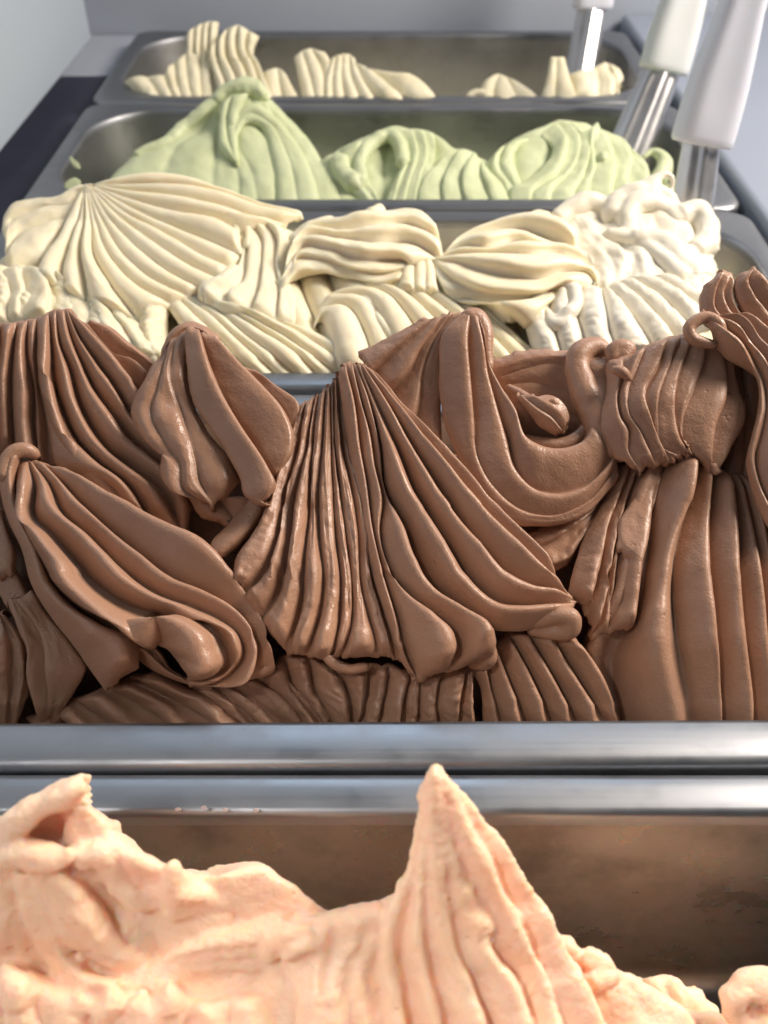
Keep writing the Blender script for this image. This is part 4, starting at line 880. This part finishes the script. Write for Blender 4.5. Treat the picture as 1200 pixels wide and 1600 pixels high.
g.fold([[(320, 560), (380, 760), (470, 1090)], [(372, 650), (470, 830), (600, 1090)], [(450, 690), (560, 810), (720, 1090)], [(525, 712), (650, 795), (870, 1090)], [(600, 750), (770, 820), (900, 935), (1010, 1090)]], ZC, d=(0, 2), arch=3, hr=.05, hmax=1.5, prof='S', rough=.6, edge=1.5, skirt=SK, K=10)
g.tubes([[(385, 655, 2, 1.2), (420, 670, 2, 1.8), (470, 700, 3, 1.8)], [(505, 702, 2, .9), (525, 708, 3, 1.6), (590, 745, 3, 2)], [(490, 805, 5, 1.0), (560, 792, 5, 1.6), (620, 775, 4, 1.4)]], ZC, noise=.8, nfreq=300)
g.fold([[(870, 915), (860, 1000), (850, 1130)], [(1000, 935), (1000, 1000), (1000, 1130)], [(1100, 950), (1120, 1010), (1120, 1130)], [(1300, 900), (1300, 1000), (1300, 1130)]], ZC, d=(-8, -3), hr=.15, prof='S', rough=1., edge=2, skirt=SK, K=10)
g.tubes([[(1085, 930, -3, 2.6), (1072, 875, -2, 3), (1105, 830, -2, 3), (1165, 815, -2, 3), (1240, 840, -2, 3), (1255, 900, -2, 3), (1190, 960, -2, 3.4), (1110, 950, -2, 3)]], ZC, noise=.5, nfreq=220)
g.melt('mound')
g.pool = []
g.fold([[(745, 802), (790, 880), (870, 1000)], [(800, 800), (840, 880), (900, 1000)], [(870, 806), (890, 880), (930, 1000)], [(940, 850), (1000, 892), (1010, 1000)]], ZC, d=(-16, -14), hr=.1, prof='S', rough=1., edge=1.2, skirt=12, wob=1.)
g.melt('crumb')


# ------------------------------------------------------------------ spatulas
def spatula(label, joint, top, tip, wj, wt, wb, hmat, Yj, Yt, Yb):
    """joint/top/tip: where handle meets blade, handle end and blade end; widths in metres"""
    J, T, B = at(*joint, Yj), at(*top, Yt), at(*tip, Yb)
    root = tag(empty("spatula", tuple(B)), label, "spatula", "spatulas standing in the pans")
    ax = (T - J) / np.linalg.norm(T - J)
    side = np.cross(ax, np.array([0, 1.0, 0.0])); side /= np.linalg.norm(side)
    frn = np.cross(side, ax)
    # handle: rounded-box section, flared at the guard, narrower above
    L = np.linalg.norm(T - J)
    prof = [(-0.0005, .0, .0), (0.0, .93, .92), (0.0012, .99, .98), (0.004, 1.0, 1.0), (0.014, .99, .98), (0.026, .95, .92), (0.040, .84, .86), (0.055, .71, .80), (0.075, .66, .76), (L * .94, .76, .8), (L * .985, .68, .72), (L, .4, .45), (L + .0005, 0, 0)]
    n = 40; V = []
    for s, kw, kt in prof:
        for i in range(n):
            a = 2 * math.pi * i / n; ca, sa = math.cos(a), math.sin(a)
            e = 0.62
            x = math.copysign(abs(ca) ** e, ca); y = math.copysign(abs(sa) ** e, sa)
            groove = 1 - 0.10 * math.exp(-(ca / .28) ** 2) * (1 if 0.006 < s < L * .9 else 0)
            V.append(J + ax * s + side * x * wj / 2 * kw + frn * y * wj * 0.34 * kt * groove)
    idx = np.arange(len(prof) * n).reshape(-1, n)
    F = np.stack([idx[:-1], np.roll(idx[:-1], -1, 1), np.roll(idx[1:], -1, 1), idx[1:]], -1).reshape(-1, 4)
    mesh_obj("handle", V, F, hmat, root)
    # blade: curved trowel of sheet steel
    m, k = 24, 17; top_, bot = [], []
    for a in range(m):
        s = a / (m - 1)
        c = (J + ax * 0.004) * (1 - s) + B * s
        d = (B - J) / np.linalg.norm(B - J)
        sd = side - d * np.dot(side, d); sd /= np.linalg.norm(sd); fr = np.cross(sd, d); fr *= np.sign(np.dot(fr, [0, -1, 0]))
        wdt = wt + (wb - wt) * s ** 0.8
        for b in range(k):
            t = b / (k - 1) * 2 - 1
            bow = 0.30 * wdt * (1 - t * t) + 0.03 * wdt * math.cos(t * 9)
            p = c + sd * t * wdt / 2 + fr * bow
            top_.append(p); bot.append(p - fr * 0.0011)
    i0 = np.arange(m * k).reshape(m, k); i1 = i0 + m * k
    q = lambda I: np.stack([I[:-1, :-1], I[:-1, 1:], I[1:, 1:], I[1:, :-1]], -1).reshape(-1, 4)
    F = [q(i0), q(i1)[:, ::-1]]
    for A, Bq in ((i0[0], i1[0]), (i0[-1], i1[-1]), (i0[:, 0], i1[:, 0]), (i0[:, -1], i1[:, -1])):
        F.append(np.stack([A[:-1], A[1:], Bq[1:], Bq[:-1]], -1))
    mesh_obj("blade", top_ + bot, np.concatenate(F), M_blade, root, sharp=50)
    return root


spatula("white handled steel spatula standing behind the cream gelato, nearest of the three", (1095, 226), (1203, -140), (1070, 420), .0275, .0175, .0215, M_handle, .428, .452, .405)
spatula("pale handled steel spatula standing in the green gelato", (1036, 112), (1112, -150), (975, 260), .0285, .0215, .028, M_handle_g, .575, .60, .545)
spatula("white handled spatula cut off by the top edge, in the farthest pan", (926, 14), (945, -200), (905, 130), .028, .0205, .022, M_handle, .735, .75, .70)


# ------------------------------------------------------------------ small smears and fittings
def smear(name, label, pts, mat, r, seed):
    P = [at(x, y, Y) for x, y, Y in pts]
    c = np.mean(P, 0)
    root = tag(mesh_smear(name, P, r, mat, seed), label, "smear")
    return root


def mesh_smear(name, P, r, mat, seed):
    V, F = [], []
    P = np.array(P); n = 12
    q = catmull(P, 9)
    for i, c in enumerate(q):
        rr = r * math.sin(math.pi * (i + .6) / 9.2) ** .6
        for j in range(n):
            a = 2 * math.pi * j / n
            v = c + np.array([math.cos(a) * rr, math.sin(a) * rr * .5, math.sin(a) * rr * .8])
            V.append(v + rr * .35 * float(noise3(np.array([v * 300 + seed]))[0]))
    idx = np.arange(9 * n).reshape(9, n)
    F = [tuple(map(int, f)) for f in np.stack([idx[:-1], np.roll(idx[:-1], -1, 1), np.roll(idx[1:], -1, 1), idx[1:]], -1).reshape(-1, 4)]
    F += [tuple(int(i) for i in idx[0][::-1]), tuple(int(i) for i in idx[-1])]
    return mesh_obj(name, V, F, mat)


smear("gelato_smear", "small green gelato blob on the pan corner, above the cream fan", [(104, 292, .474), (114, 288, .475), (122, 284, .476)], M_green, .0032, 1)
smear("gelato_smear", "thin green gelato smear on the bare inner corner of the green pan", [(110, 246, .508), (116, 254, .507), (124, 263, .506)], M_green, .0016, 2)
for q, (fx, fy, which) in enumerate([(278, 1265, "leftmost tiny"), (318, 1263, "second from the left tiny"), (352, 1266, "third from the left tiny"), (400, 1267, "rightmost tiny")]):
    f = mesh_smear("sorbet_fleck", [at(fx - 3, fy, .1155), at(fx, fy - 1, .1156), at(fx + 3, fy, .1155)], .0005, M_orange, 20 + q)
    tag(f, which + " orange fleck on the inner edge of the nearest rim", "fleck", "orange flecks on the nearest rim")
